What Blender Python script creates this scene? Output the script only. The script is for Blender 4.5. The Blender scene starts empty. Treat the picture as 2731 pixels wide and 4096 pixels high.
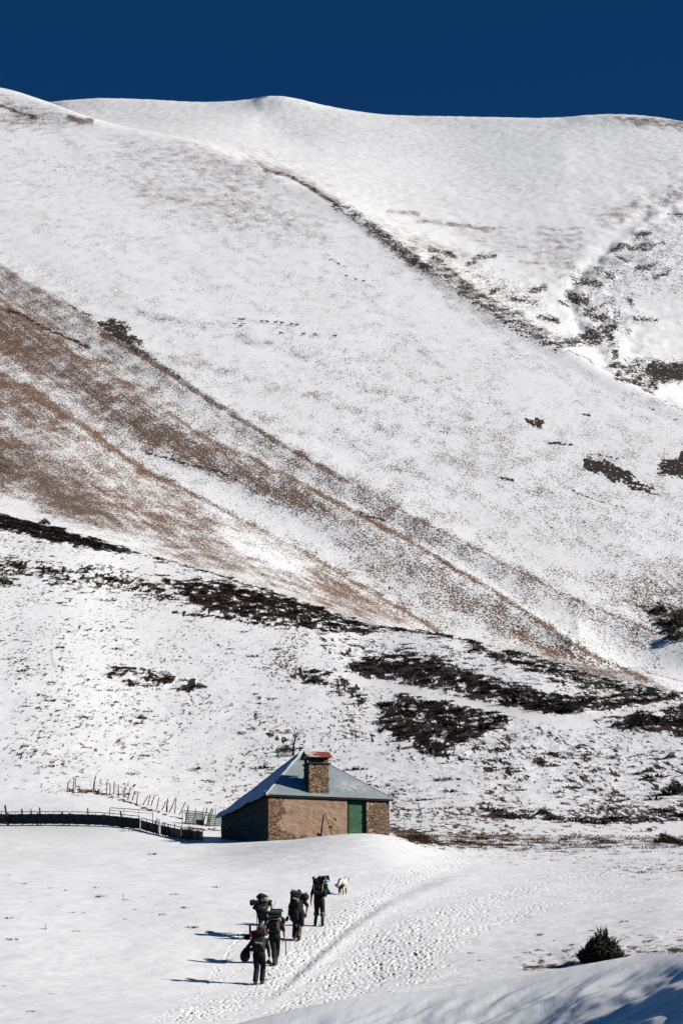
import bpy, math, random
import numpy as np
from mathutils import Vector, Matrix, Euler

R_ = math.radians
scene = bpy.context.scene
rng = np.random.default_rng(7)
random.seed(7)

# ------------------------------------------------------------------ camera
F_PX, W_PX, H_PX = 9500.0, 2731.0, 4096.0
V_HOR = 4465.0                                   # image row of the horizon (below the frame: everything is uphill)
PITCH = math.atan((V_HOR - H_PX / 2) / F_PX)
cam_d = bpy.data.cameras.new('camera')
cam_d.sensor_fit = 'VERTICAL'
cam_d.sensor_height = 36.0
cam_d.lens = 36.0 * F_PX / H_PX
cam_d.clip_start = 0.5
cam_d.clip_end = 9000.0
cam = bpy.data.objects.new('camera', cam_d)
scene.collection.objects.link(cam)
cam.location = (0, 0, 0)
cam.rotation_euler = (math.pi / 2 + PITCH, 0, 0)
scene.camera = cam

# ------------------------------------------------------------------ sun, sky, exposure
SUN_EL, SUN_AZ = 30.0, 102.0                     # azimuth clockwise from +Y: from the right, a little from the camera's side
sun_d = bpy.data.lights.new('sun', 'SUN')
sun_d.energy = 4.6
sun_d.angle = R_(0.5)
sun_d.color = (1.0, 0.96, 0.895)
sun = bpy.data.objects.new('sun', sun_d)
scene.collection.objects.link(sun)
SUN_DIR = Vector((math.sin(R_(SUN_AZ)) * math.cos(R_(SUN_EL)), math.cos(R_(SUN_AZ)) * math.cos(R_(SUN_EL)), math.sin(R_(SUN_EL))))
sun.rotation_euler = SUN_DIR.to_track_quat('Z', 'Y').to_euler()

world = bpy.data.worlds.new('World')
scene.world = world
world.use_nodes = True
wn, wl = world.node_tree.nodes, world.node_tree.links
bg = wn['Background']
sky = wn.new('ShaderNodeTexSky')
sky.sky_type = 'NISHITA'
sky.sun_disc = False
sky.sun_elevation = R_(SUN_EL)
sky.sun_rotation = R_(SUN_AZ)
sky.altitude = 2600
sky.air_density = 0.75
sky.dust_density = 0.05
sky.ozone_density = 4.0
tint = wn.new('ShaderNodeMix')
tint.data_type = 'RGBA'
tint.blend_type = 'MULTIPLY'
tint.inputs['Factor'].default_value = 1.0
tint.inputs['B'].default_value = (0.075, 0.315, 0.485, 1)   # clear, polarised winter sky
wl.new(sky.outputs['Color'], tint.inputs['A'])
wl.new(tint.outputs['Result'], bg.inputs['Color'])
bg.inputs['Strength'].default_value = 0.09

scene.view_settings.view_transform = 'Standard'
scene.view_settings.look = 'None'
scene.view_settings.exposure = 0.26
scene.view_settings.gamma = 1.0
scene.view_settings.use_curve_mapping = False
scene.cycles.max_bounces = 6
scene.cycles.diffuse_bounces = 0
scene.cycles.use_adaptive_sampling = True

# ------------------------------------------------------------------ pixels <-> world
CP, SP = math.cos(PITCH), math.sin(PITCH)
K = 2731.0 / 1568.0                              # tracing scale

def ray(u, v):
    """azimuth (rad) and tan(elevation) of the ray through photo pixel (u, v)"""
    u = np.asarray(u, float); v = np.asarray(v, float)
    a = (u - W_PX / 2) / F_PX; b = (H_PX / 2 - v) / F_PX
    y = CP - b * SP; z = SP + b * CP
    return np.arctan2(a, y), z / np.hypot(a, y)

def at(u, v, r):
    az, te = ray(u, v)
    return Vector((float(r * np.sin(az)), float(r * np.cos(az)), float(r * te)))

def project(x, y, z):
    yc = y * CP + z * SP; zc = -y * SP + z * CP
    return W_PX / 2 + F_PX * x / yc, H_PX / 2 - F_PX * zc / yc

# ------------------------------------------------------------------ noise
def _hash(ix, iy, seed):
    h = (ix.astype(np.int64) * 374761393 + iy.astype(np.int64) * 668265263 + seed * 1442695041) & 0xFFFFFFFF
    h = ((h ^ (h >> 13)) * 1274126177) & 0xFFFFFFFF
    return ((h ^ (h >> 16)) & 0xFFFF) / 65535.0

def perlin(x, y, seed=0):
    x0 = np.floor(x); y0 = np.floor(y); fx = x - x0; fy = y - y0
    sx = fx * fx * fx * (fx * (fx * 6 - 15) + 10); sy = fy * fy * fy * (fy * (fy * 6 - 15) + 10)
    def g(dx, dy):
        t = _hash(x0 + dx, y0 + dy, seed) * 2 * math.pi
        return np.cos(t) * (fx - dx) + np.sin(t) * (fy - dy)
    a = g(0, 0) * (1 - sx) + g(1, 0) * sx
    b = g(0, 1) * (1 - sx) + g(1, 1) * sx
    return (a * (1 - sy) + b * sy) * 1.5

def fbm(x, y, oct=3, seed=0, gain=0.5):
    s = 0; a = 1
    for i in range(oct):
        s = s + a * perlin(x * 2 ** i + 17.3 * i, y * 2 ** i - 9.1 * i, seed + i); a *= gain
    return s

def sstep(a, b, x):
    t = np.clip((x - a) / (b - a), 0, 1)
    return t * t * (3 - 2 * t)

# ------------------------------------------------------------------ melted snow, plus one painted gully shade: maps traced over the slopes
CU0, CW, CH = -200, 984, 1176                    # canvas: 2 tracing px per cell, padded left and right
gu, gv = np.meshgrid(CU0 + 2 * np.arange(CW) + 1.0, 2 * np.arange(CH) + 1.0)
warp_u = 14 * fbm(gu / 38, gv / 18, 4, 11, 0.6); warp_v = 6 * fbm(gu / 38, gv / 18, 4, 23, 0.6)
wu, wv = gu + warp_u, gv + warp_v

def inside(poly, X, Y):
    p = np.array(poly, float); q = np.roll(p, -1, 0)
    c = np.zeros(X.shape, bool)
    for (x1, y1), (x2, y2) in zip(p, q):
        if y1 == y2: continue
        c ^= ((y1 > Y) != (y2 > Y)) & (X < (x2 - x1) * (Y - y1) / (y2 - y1) + x1)
    return c

def seg_dist(pts, X, Y):
    p = np.array(pts, float); d = np.full(X.shape, 1e9)
    for (x1, y1), (x2, y2) in zip(p[:-1], p[1:]):
        L = (x2 - x1) ** 2 + (y2 - y1) ** 2 + 1e-9
        t = np.clip(((X - x1) * (x2 - x1) + (Y - y1) * (y2 - y1)) / L, 0, 1)
        d = np.minimum(d, np.hypot(X - x1 - t * (x2 - x1), Y - y1 - t * (y2 - y1)))
    return d

def soft_poly(pts, feather):
    feather *= 2.2
    p = np.array(pts, float); m = feather + 25
    i0, i1 = int(max(0, (p[:, 1].min() - m) / 2)), int(min(CH, (p[:, 1].max() + m) / 2 + 1))
    j0, j1 = int(max(0, (p[:, 0].min() - m - CU0) / 2)), int(min(CW, (p[:, 0].max() + m - CU0) / 2 + 1))
    X, Y = wu[i0:i1, j0:j1], wv[i0:i1, j0:j1]
    d = seg_dist(list(pts) + [pts[0]], X, Y) * np.where(inside(pts, X, Y), 1, -1)
    return (slice(i0, i1), slice(j0, j1)), sstep(-feather, feather, d)

def soft_stroke(pts, w, feather):
    p = np.array(pts, float); m = w + feather + 25
    i0, i1 = int(max(0, (p[:, 1].min() - m) / 2)), int(min(CH, (p[:, 1].max() + m) / 2 + 1))
    j0, j1 = int(max(0, (p[:, 0].min() - m - CU0) / 2)), int(min(CW, (p[:, 0].max() + m - CU0) / 2 + 1))
    X, Y = gu[i0:i1, j0:j1] + 0.35 * warp_u[i0:i1, j0:j1], gv[i0:i1, j0:j1] + 0.35 * warp_v[i0:i1, j0:j1]
    return (slice(i0, i1), slice(j0, j1)), 1 - sstep(max(0.0, w / 2 - feather), w / 2 + feather, seg_dist(pts, X, Y))

bare = np.zeros((CH, CW)); rust = np.full((CH, CW), 0.42); scrub = np.zeros((CH, CW))
# broad levels: far bowl, main flank, hillside, near field
u_ = gu; v_ = gv
def line(pts):
    p = np.array(pts, float); return np.interp(u_, p[:, 0], p[:, 1])
MC_N = [(-300, 196), (0, 203), (60, 222), (115, 240), (250, 290), (450, 330), (600, 390), (750, 450), (900, 540), (1000, 620), (1130, 710), (1300, 800), (1420, 870), (1568, 940), (1900, 1100)]
T_N = [(-300, 1120), (0, 1185), (150, 1215), (300, 1262), (500, 1320), (700, 1385), (880, 1440), (1000, 1455), (1100, 1478), (1200, 1500), (1400, 1560), (1568, 1592), (1900, 1650)]
below_mc = sstep(-8, 30, v_ - line(MC_N)); below_t = sstep(-6, 10, v_ - line(T_N)); near = sstep(1870, 1920, v_)
broad = fbm(u_ / 170 + v_ / 900, v_ / 70 - u_ / 190, 3, 5)
bare += 0.135 + 0.11 * broad * (1 - below_mc)
bare += below_mc * (0.065 + 0.05 * sstep(900, 1150, v_) * sstep(500, 900, u_) + 0.06 * broad)
bare = bare * (1 - below_t) + below_t * (0.19 + 0.08 * broad + 0.09 * sstep(600, 1300, u_))
bare = bare * (1 - near)
scrub += below_t * (1 - near) * np.clip(0.08 + 0.15 * sstep(600, 1200, u_) + 0.14 * broad, 0, 0.5)
scrub += (1 - below_t) * below_mc * np.clip(0.07 + 0.14 * broad, 0, 0.25)
rust = rust * (1 - 0.4 * below_t)

def B(pts, val, ru=None, f=14, mode='max', w=None):
    sl, m = soft_poly(pts, f) if w is None else soft_stroke(pts, w, f)
    if mode == 'set': bare[sl] = bare[sl] * (1 - m) + val * m
    else: bare[sl] = np.maximum(bare[sl], val * m + bare[sl] * (1 - m) * 1.0)
    if ru is not None: rust[sl] = rust[sl] * (1 - m) + ru * m
def S(pts, val, f=8, w=None):
    sl, m = soft_poly(pts, f) if w is None else soft_stroke(pts, w, f)
    scrub[sl] = np.maximum(scrub[sl], val * m)

# upper slopes
B([(0, 215), (110, 242), (210, 275), (150, 300), (0, 290)], 0.46, 0.3)
S([(0, 242), (50, 262), (85, 272)], 0.8, 5, 9); S([(0, 222), (110, 246), (150, 290), (0, 300)], 0.42, 14)
B([(160, 268), (185, 278), (212, 276)], 0.8, 0.55, 4, w=12)
B([(250, 300), (480, 330), (640, 400), (600, 470), (430, 430), (270, 380)], 0.42, 0.5, 35)
B([(300, 420), (460, 440), (640, 470), (740, 540), (640, 540), (480, 500), (330, 470)], 0.46, 0.35, 25)
S([(0, 330), (120, 350), (240, 400), (180, 420), (60, 370)], 0.34, 20); S([(190, 420), (330, 440), (280, 470), (170, 440)], 0.22, 15)
S([(560, 450), (700, 520), (730, 560), (620, 520)], 0.22, 18)
B([(560, 330), (700, 400), (760, 440), (700, 440), (580, 380)], 0.44, 0.55, 18)
S([(610, 390), (665, 405), (720, 435), (775, 470)], 0.75, 4, 10); B([(560, 370), (665, 400), (775, 465)], 0.6, 0.4, 8, w=16)
S([(775, 470), (830, 505), (900, 560), (950, 605)], 0.66, 12, 30); S([(900, 545), (960, 575), (1010, 625), (1060, 655), (980, 635), (920, 590)], 0.8, 8)
B([(860, 500), (1000, 600), (1130, 700), (1240, 770), (1150, 740), (980, 650), (880, 570)], 0.55, 0.65, 14)
S([(1000, 600), (1060, 660), (1120, 700), (1200, 750), (1280, 790)], 0.66, 14, 44); S([(1100, 695), (1200, 755), (1300, 802), (1568, 942), (1768, 1030)], 0.6, 2.5, 5)
S([(1000, 580), (1100, 610), (1220, 660), (1270, 730), (1150, 700), (1050, 640)], 0.5, 18)
S([(740, 590), (770, 600), (800, 615)], 0.6, 3, 5)
B([(890, 485), (960, 492)], 0.55, 0.3, 4, w=10); B([(960, 506), (1130, 528)], 0.62, 0.25, 5, w=9); B([(850, 530), (980, 560), (1100, 600)], 0.4, 0.25, 10, w=30)
B([(1240, 540), (1330, 560), (1300, 620), (1230, 600)], 0.42, 0.4, 18); B([(1390, 500), (1480, 470), (1568, 440)], 0.42, 0.5, 16, w=40)
S([(1310, 650), (1360, 590), (1430, 560), (1568, 480), (1768, 400), (1768, 700), (1430, 690), (1400, 760), (1310, 780)], 0.36, 25); S([(1310, 640), (1345, 620), (1390, 700), (1420, 800), (1380, 830), (1330, 740)], 0.30, 14)
S([(1400, 575), (1450, 570), (1500, 575)], 0.6, 5, 10); S([(1330, 640), (1400, 600), (1420, 650), (1350, 690)], 0.38, 12)
S([(1310, 770), (1360, 750), (1420, 755), (1400, 775), (1350, 790)], 0.85, 6); S([(1340, 720), (1400, 690), (1440, 760)], 0.5, 10, 26)
S([(1390, 830), (1470, 820), (1568, 822), (1768, 822), (1768, 880), (1520, 885), (1430, 872)], 0.62, 8); S([(1470, 838), (1568, 832), (1768, 832), (1768, 872), (1500, 878)], 0.97, 5)
B([(1290, 640), (1340, 600), (1390, 540)], 0.0, None, 8, 'set', 14)
B([(1390, 266), (1500, 268), (1600, 285), (1768, 300), (1568, 300), (1430, 282)], 0.66, 0.4, 6)
B([(590, 224), (612, 222)], 0.9, 0.5, 2, w=5)
def zn(x, y): return (1366 + x / 1.1487) / K, (300 + y / 1.1487) / K
for pts, w in (([(1345, 740), (1395, 730), (1420, 718)], 20), ([(1230, 803), (1290, 790), (1350, 786), (1480, 775)], 16), ([(1270, 835), (1310, 860)], 22), ([(1345, 890), (1430, 878)], 18), ([(1165, 900), (1240, 928)], 26), ([(1060, 935), (1120, 945), (1190, 965)], 26), ([(1040, 1000), (1080, 1030), (1120, 1040)], 34),
               ([(1130, 1090), (1200, 1110), (1250, 1140)], 34), ([(1100, 1190), (1240, 1160)], 34), ([(1030, 1228), (1100, 1220), (1185, 1212)], 36), ([(1235, 1200), (1262, 1300)], 26), ([(1205, 1332), (1340, 1340)], 20), ([(1270, 1385), (1360, 1400), (1440, 1425)], 30), ([(1500, 905), (1440, 930)], 16), ([(1340, 1060), (1300, 1020)], 16), ([(1450, 1125), (1340, 1120)], 12), ([(1510, 640), (1560, 650)], 22),
               ([(870, 990), (930, 975)], 22), ([(780, 1030), (880, 1045)], 20), ([(900, 1110), (990, 1130)], 22), ([(690, 1000), (720, 985)], 24), ([(580, 870), (640, 830), (700, 828)], 18), ([(410, 800), (520, 830)], 22), ([(740, 1080), (830, 1100)], 20), ([(1010, 1040), (1030, 1045)], 16)):
    S([zn(*p_) for p_ in pts], 0.74, 9, w / 1.35)
for i in range(9):
    B([zn(330 + 60 * i, 650 + 26 * i), zn(560 + 50 * i, 690 + 22 * i), zn(760 + 40 * i, 705 + 24 * i)], 0.40, 0.2, 3, w=5)
    B([zn(900 + 12 * i, 700 + 30 * i), zn(1010, 715 + 26 * i), zn(1110 - 6 * i, 700 + 26 * i)], 0.46, 0.3, 3, w=7)
# main flank marks
S([(1200, 955), (1225, 962), (1245, 966), (1240, 985), (1215, 975)], 0.95, 3); S([(1255, 1016), (1310, 1022)], 0.8, 2, 5); S([(990, 988), (1025, 993)], 0.8, 2, 4)
S([(1330, 950), (1355, 955)], 0.85, 2, 5); S([(1340, 1045), (1400, 1062), (1440, 1085), (1520, 1140), (1480, 1132), (1420, 1108), (1345, 1078)], 0.96, 4)
S([(1350, 1040), (1420, 1055)], 0.6, 4, 7); S([(1508, 1065), (1568, 1040), (1768, 1020), (1768, 1090), (1568, 1100), (1515, 1092)], 0.95, 4)
S([(1300, 1120), (1360, 1145), (1430, 1165)], 0.62, 2, 4); S([(830, 1182), (880, 1196)], 0.8, 3, 8); S([(1145, 1095), (1180, 1103)], 0.7, 2, 5); S([(1025, 868), (1045, 874)], 0.6, 3, 5)
S([(500, 738), (560, 745)], 0.5, 3, 6); S([(700, 515), (760, 550)], 0.25, 8, 20)
B([(700, 800), (1100, 930), (1500, 1150), (1568, 1330), (1300, 1300), (900, 1120)], 0.34, 0.15, 60)
for i in range(9):
    y0 = 700 + 60 * i
    B([(260 + 70 * i, y0), (640 + 70 * i, y0 + 95 + 6 * i), (1000 + 60 * i, y0 + 250 + 8 * i)], 0.20 if i % 2 else 0.36, None, 16, 'set' if i % 2 else 'max', 14)
B([(1400, 1340), (1568, 1310), (1768, 1310), (1768, 1480), (1490, 1430)], 0.6, 0.1, 20)  # greyer bare tone stands in for shade on the gully side
S([(1440, 1390), (1510, 1380), (1568, 1390), (1768, 1400), (1768, 1500), (1520, 1455)], 0.62, 10)
# spurs
B([(-200, 500), (0, 615), (150, 700), (300, 800), (360, 880), (200, 835), (0, 700), (-200, 560)], 0.50, 0.62, 18)
B([(-200, 500), (0, 620), (150, 705), (300, 799)], 0.66, 0.8, 9, w=18)
B([(240, 770), (300, 799), (450, 900), (630, 1010), (785, 1100)], 0.86, 0.5, 5, w=13); B([(300, 812), (500, 950), (640, 1030), (800, 1120), (960, 1210)], 0.50, 0.5, 18, w=44)
B([(785, 1100), (950, 1190), (1150, 1290), (1300, 1370), (1500, 1450), (1620, 1490)], 0.66, 0.65, 4, w=8); B([(800, 1118), (960, 1208), (1160, 1308), (1320, 1388), (1500, 1466)], 0.46, 0.5, 18, w=40)
P1 = [(-200, 560), (0, 700), (120, 775), (330, 905), (470, 1004), (600, 1064), (784, 1160), (950, 1250), (1150, 1370), (1350, 1500), (1540, 1590), (1480, 1582), (1300, 1510), (1150, 1440), (1000, 1390), (850, 1290), (700, 1195), (560, 1120), (440, 1080), (320, 1030), (240, 985), (130, 900), (0, 830), (-200, 700)]
B(P1, 0.58, 0.62, 26)
B([(-200, 600), (0, 705), (110, 765), (300, 890), (240, 960), (60, 850), (0, 815), (-200, 720)], 0.72, 0.7, 24)
B([(230, 930), (420, 990), (560, 1060), (720, 1150), (700, 1180), (560, 1110), (420, 1070), (300, 1010)], 0.80, 0.45, 20)
B([(-200, 590), (0, 690), (100, 760), (200, 830), (330, 905), (470, 1004), (600, 1064), (784, 1160), (950, 1250), (1150, 1370), (1350, 1500), (1480, 1562)], 0.80, 0.62, 5, w=11)
B([(1000, 1370), (1250, 1470), (1420, 1560), (1520, 1592), (1440, 1585), (1280, 1520), (1100, 1430)], 0.70, 0.75, 18)
S([(20, 710), (60, 728), (110, 755), (205, 797)], 0.85, 3, 8); S([(222, 738), (265, 732), (312, 768), (325, 796), (262, 782)], 0.95, 5); S([(318, 800), (420, 872)], 0.6, 4, 10); S([(160, 700), (205, 722)], 0.6, 4, 9)
S([(340, 1040), (420, 1062), (500, 1082), (560, 1108)], 0.72, 3, 6); S([(300, 800), (335, 815)], 0.8, 4, 9)
B([(340, 870), (420, 905), (520, 965), (500, 985), (400, 930), (330, 900)], 0.2, 0.2, 12, 'set')
P3 = [(-200, 720), (0, 860), (160, 950), (330, 1080), (500, 1165), (700, 1270), (900, 1390), (1010, 1452), (900, 1442), (760, 1405), (600, 1345), (480, 1305), (330, 1250), (250, 1220), (100, 1160), (0, 1130), (-200, 1060)]
B(P3, 0.62, 0.78, 20)
B([(-200, 560), (0, 640), (200, 765), (330, 880), (520, 1000), (640, 1075), (520, 1050), (330, 960), (160, 880), (0, 800), (-200, 700)], 0.62, 0.7, 22)
B([(-200, 720), (0, 870), (160, 965), (330, 1090), (420, 1150), (330, 1190), (160, 1100), (0, 1020), (-200, 960)], 0.60, 0.8, 22)
B([(-200, 960), (0, 1010), (60, 1040), (150, 1090), (230, 1140), (290, 1205), (200, 1205), (110, 1175), (60, 1115), (0, 1105), (-200, 1060)], 0.84, 0.45, 18)
B([(330, 1190), (480, 1240), (520, 1300), (420, 1290)], 0.62, 0.8, 20)
B([(700, 1290), (820, 1355), (930, 1425), (860, 1425), (760, 1380)], 0.76, 0.9, 14)
B([(-200, 740), (0, 868), (70, 900), (160, 958)], 0.95, 0.75, 5, w=24); B([(160, 955), (330, 1080), (410, 1115)], 0.92, 0.9, 5, w=13); B([(410, 1115), (500, 1165), (700, 1270), (900, 1390), (1010, 1452)], 0.74, 0.75, 4, w=9)
B([(330, 1036), (480, 1096), (620, 1160), (780, 1255), (690, 1250), (520, 1155), (390, 1090)], 0.20, 0.1, 12, 'set')
B([(0, 920), (110, 965), (230, 1050), (180, 1060), (80, 1000), (0, 965)], 0.46, 0.7, 15, 'set')
B([(500, 1215), (600, 1240), (720, 1310), (640, 1310), (540, 1270)], 0.22, 0.3, 14, 'set')
B([(0, 1140), (110, 1185), (300, 1255), (200, 1225), (60, 1190), (0, 1172)], 0.22, 0.2, 8, 'set')
S([(-200, 950), (0, 1045), (40, 1060), (30, 1095), (0, 1110), (-200, 1100)], 0.5, 12)
# hillside heather
S([(-200, 1140), (0, 1180), (90, 1200), (200, 1235), (300, 1262), (295, 1274), (200, 1258), (100, 1238), (0, 1213), (-200, 1170)], 0.97, 4)
S([(300, 1266), (400, 1292), (480, 1318), (560, 1340)], 0.62, 2, 4)
S([(370, 1330), (480, 1332), (560, 1345), (700, 1385), (800, 1422), (880, 1446), (760, 1446), (620, 1428), (520, 1414), (430, 1385)], 0.88, 10)
S([(-200, 1250), (0, 1268), (200, 1295), (380, 1325), (460, 1400), (300, 1370), (140, 1350), (0, 1330), (-200, 1310)], 0.56, 14)
S([(400, 1405), (560, 1425), (750, 1446), (860, 1450)], 0.7, 4, 9)
S([(860, 1438), (1000, 1455), (1100, 1478)], 0.75, 3, 7); B([(860, 1455), (1100, 1482), (1000, 1490), (800, 1465)], 0.05, 0, 6, 'set')
S([(770, 1545), (820, 1510), (900, 1498), (1000, 1508), (1120, 1550), (1250, 1590), (1400, 1600), (1500, 1622), (1400, 1642), (1290, 1655), (1180, 1632), (1050, 1598), (900, 1570)], 0.86, 13)
S([(870, 1610), (960, 1586), (1060, 1610), (1175, 1648), (1140, 1690), (1040, 1735), (930, 1725), (870, 1680)], 0.84, 13)
S([(1080, 1482), (1200, 1495), (1300, 1530), (1480, 1580), (1568, 1598), (1768, 1640), (1768, 1720), (1568, 1690), (1440, 1655), (1400, 1600), (1250, 1560), (1120, 1520)], 0.66, 12)
S([(1340, 1632), (1450, 1640), (1568, 1630), (1768, 1640), (1768, 1720), (1568, 1688), (1440, 1672)], 0.9, 8)
S([(1200, 1665), (1290, 1680), (1310, 1705), (1230, 1700)], 0.55, 8); S([(1040, 1725), (1120, 1735), (1200, 1765), (1120, 1755)], 0.5, 8)
S([(680, 1545), (760, 1560), (830, 1600)], 0.58, 10, 40); S([(265, 1548), (340, 1560), (430, 1568)], 0.56, 10, 40); S([(560, 1590), (620, 1600)], 0.35, 8, 20)
S([(560, 1680), (640, 1690), (700, 1720)], 0.35, 8, 22); S([(150, 1490), (60, 1475), (0, 1470)], 0.35, 4, 7)
S([(700, 1450), (1000, 1500), (900, 1540), (760, 1520)], 0.40, 18); S([(1000, 1660), (1568, 1720), (1768, 1740), (1768, 1850), (1000, 1790)], 0.36, 25)
S([(880, 1650), (1150, 1740), (1200, 1790), (900, 1740)], 0.46, 20)
B([(0, 1330), (480, 1425), (850, 1470), (1020, 1490), (760, 1500), (300, 1430), (0, 1400)], 0.16, None, 18, 'set')
B([(0, 1830), (600, 1835), (500, 1900), (0, 1900)], 0.02, 0.1, 14, 'set')
B([(800, 1552), (1000, 1598), (1200, 1642), (1320, 1662), (1470, 1640)], 0.0, None, 3, 'set', 16)
sl, m = soft_stroke([(800, 1556), (1000, 1598), (1200, 1640), (1300, 1655), (1480, 1630), (1560, 1612)], 15, 4); scrub[sl] *= 1 - m
sl, m = soft_stroke([(1040, 1730), (1130, 1690), (1230, 1660), (1330, 1668), (1568, 1705), (1768, 1730)], 16, 4); scrub[sl] *= 1 - m
# bank and road right of the hut
S([(1130, 1876), (1250, 1880), (1350, 1886), (1450, 1884), (1568, 1876), (1768, 1870)], 0.62, 4, 15); S([(1440, 1886), (1568, 1884), (1768, 1880)], 0.8, 2, 4)
B([(880, 1866), (1000, 1872), (1200, 1874), (1568, 1866), (1768, 1862)], 0.5, 0.55, 6, w=18)
B([(894, 1892), (1100, 1894), (1300, 1898), (1568, 1894), (1768, 1890)], 0.0, None, 2, 'set', 5)
B([(888, 1890), (960, 1900), (1030, 1946), (960, 1940), (900, 1925)], 0.84, 0.75, 6)
B([(900, 1884), (1250, 1900), (1568, 1915), (1768, 1930), (1768, 1970), (1500, 1955), (1300, 1960), (1020, 1946)], 0.44, 0.55, 14)
B([(1030, 1900), (1150, 1930), (1200, 1945), (1060, 1944)], 0.6, 0.7, 10)
S([(1490, 1905), (1530, 1925), (1568, 1940), (1640, 1960)], 0.6, 5, 12)
B([(1180, 1960), (1568, 1965), (1768, 1980), (1768, 2060), (1568, 2040), (1300, 1995)], 0.26, 0.4, 18)
B([(1200, 2222), (1260, 2218), (1310, 2212)], 0.72, 0.85, 5, w=13); B([(1180, 2190), (1320, 2180), (1330, 2215), (1230, 2215)], 0.36, 0.75, 12); B([(1400, 2170), (1480, 2185), (1560, 2178)], 0.50, 0.75, 6, w=16); B([(1420, 2140), (1600, 2140), (1600, 2175), (1440, 2180)], 0.30, 0.6, 12)
# fence line and ground under the sheet
B([(155, 1811), (215, 1815), (245, 1820)], 0.6, 0.5, 3, w=7); B([(245, 1825), (300, 1842), (360, 1860), (420, 1880)], 0.6, 0.5, 2, w=5); B([(425, 1902), (505, 1905)], 0.95, 0.6, 1.5, w=7)
B([(110, 1812), (240, 1814)], 0.4, 0.3, 3, w=6)

B([(-200, 1826), (240, 1826), (420, 1850), (600, 1880), (700, 1900), (-200, 1900)], 0.0, None, 5, 'set')
sl, m = soft_poly([(-200, 1822), (240, 1824), (420, 1848), (560, 1872), (900, 1872), (900, 1910), (-200, 1910)], 3); scrub[sl] *= 1 - m
B([(155, 1811), (215, 1815), (245, 1820)], 0.6, 0.5, 3, w=7); B([(245, 1825), (300, 1842), (360, 1860), (420, 1880)], 0.6, 0.5, 2, w=5)
B([(-200, 600), (0, 700), (100, 765), (120, 830), (40, 830), (-200, 760)], 0.82, 0.8, 20); B([(-200, 740), (0, 868), (90, 920), (130, 985), (40, 960), (-200, 880)], 0.80, 0.85, 20); B([(-200, 960), (0, 1010), (60, 1040), (70, 1100), (0, 1112), (-200, 1090)], 0.86, 0.5, 14)
# melt streaks run down the fall line on the mountain; heather breaks up along the contours
fl = fbm((gu * 0.80 + gv * 0.60) / 150, (gv * 0.80 - gu * 0.60) / 7, 4, 301, 0.6)
brk = fbm(gu / 34, gv / 7, 4, 311, 0.65)
bare = np.clip(bare * (1 + 0.20 * fl * (1 - below_t) + 0.30 * brk * below_t), 0, 0.9)
scrub = np.clip(scrub * (1 + 0.50 * brk * (1 - sstep(0.88, 0.95, scrub))), 0, 0.95)

def sample(canvas, u, v):
    """bilinear look-up at photo pixels"""
    x = np.clip((u / K - CU0) / 2 - 0.5, 0, CW - 1.001); y = np.clip((v / K) / 2 - 0.5, 0, CH - 1.001)
    i = y.astype(int); j = x.astype(int); fy = y - i; fx = x - j
    return (canvas[i, j] * (1 - fx) + canvas[i, j + 1] * fx) * (1 - fy) + (canvas[i + 1, j] * (1 - fx) + canvas[i + 1, j + 1] * fx) * fy
# ------------------------------------------------------------------ helpers for objects
def link(o, parent=None):
    scene.collection.objects.link(o)
    if parent is not None: o.parent = parent
    return o

def tag(o, label=None, cat=None, group=None, kind=None):
    if label: o['label'] = label
    if cat: o['category'] = cat
    if group: o['group'] = group
    if kind: o['kind'] = kind
    return o

def empty(name, loc=(0, 0, 0), rz=0.0):
    o = bpy.data.objects.new(name, None)
    o.empty_display_size = 0.2
    o.location = loc; o.rotation_euler = (0, 0, rz)
    return link(o)

def np_mesh(name, verts, faces, m=None, parent=None, smooth=False, attrs=None):
    """verts (n,3), faces (k,3) or (k,4) int arrays"""
    me = bpy.data.meshes.new(name)
    n, k, s = len(verts), len(faces), faces.shape[1]
    me.vertices.add(n); me.vertices.foreach_set('co', np.asarray(verts, np.float32).ravel())
    me.loops.add(k * s); me.loops.foreach_set('vertex_index', np.asarray(faces, np.int32).ravel())
    me.polygons.add(k)
    me.polygons.foreach_set('loop_start', np.arange(0, k * s, s, dtype=np.int32))
    me.polygons.foreach_set('loop_total', np.full(k, s, np.int32))
    me.polygons.foreach_set('use_smooth', np.full(k, smooth))
    for an, av in (attrs or {}).items():
        a = me.attributes.new(an, 'FLOAT', 'POINT'); a.data.foreach_set('value', np.asarray(av, np.float32).ravel())
    me.update(calc_edges=True)
    if m: me.materials.append(m)
    return link(bpy.data.objects.new(name, me), parent)

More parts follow.
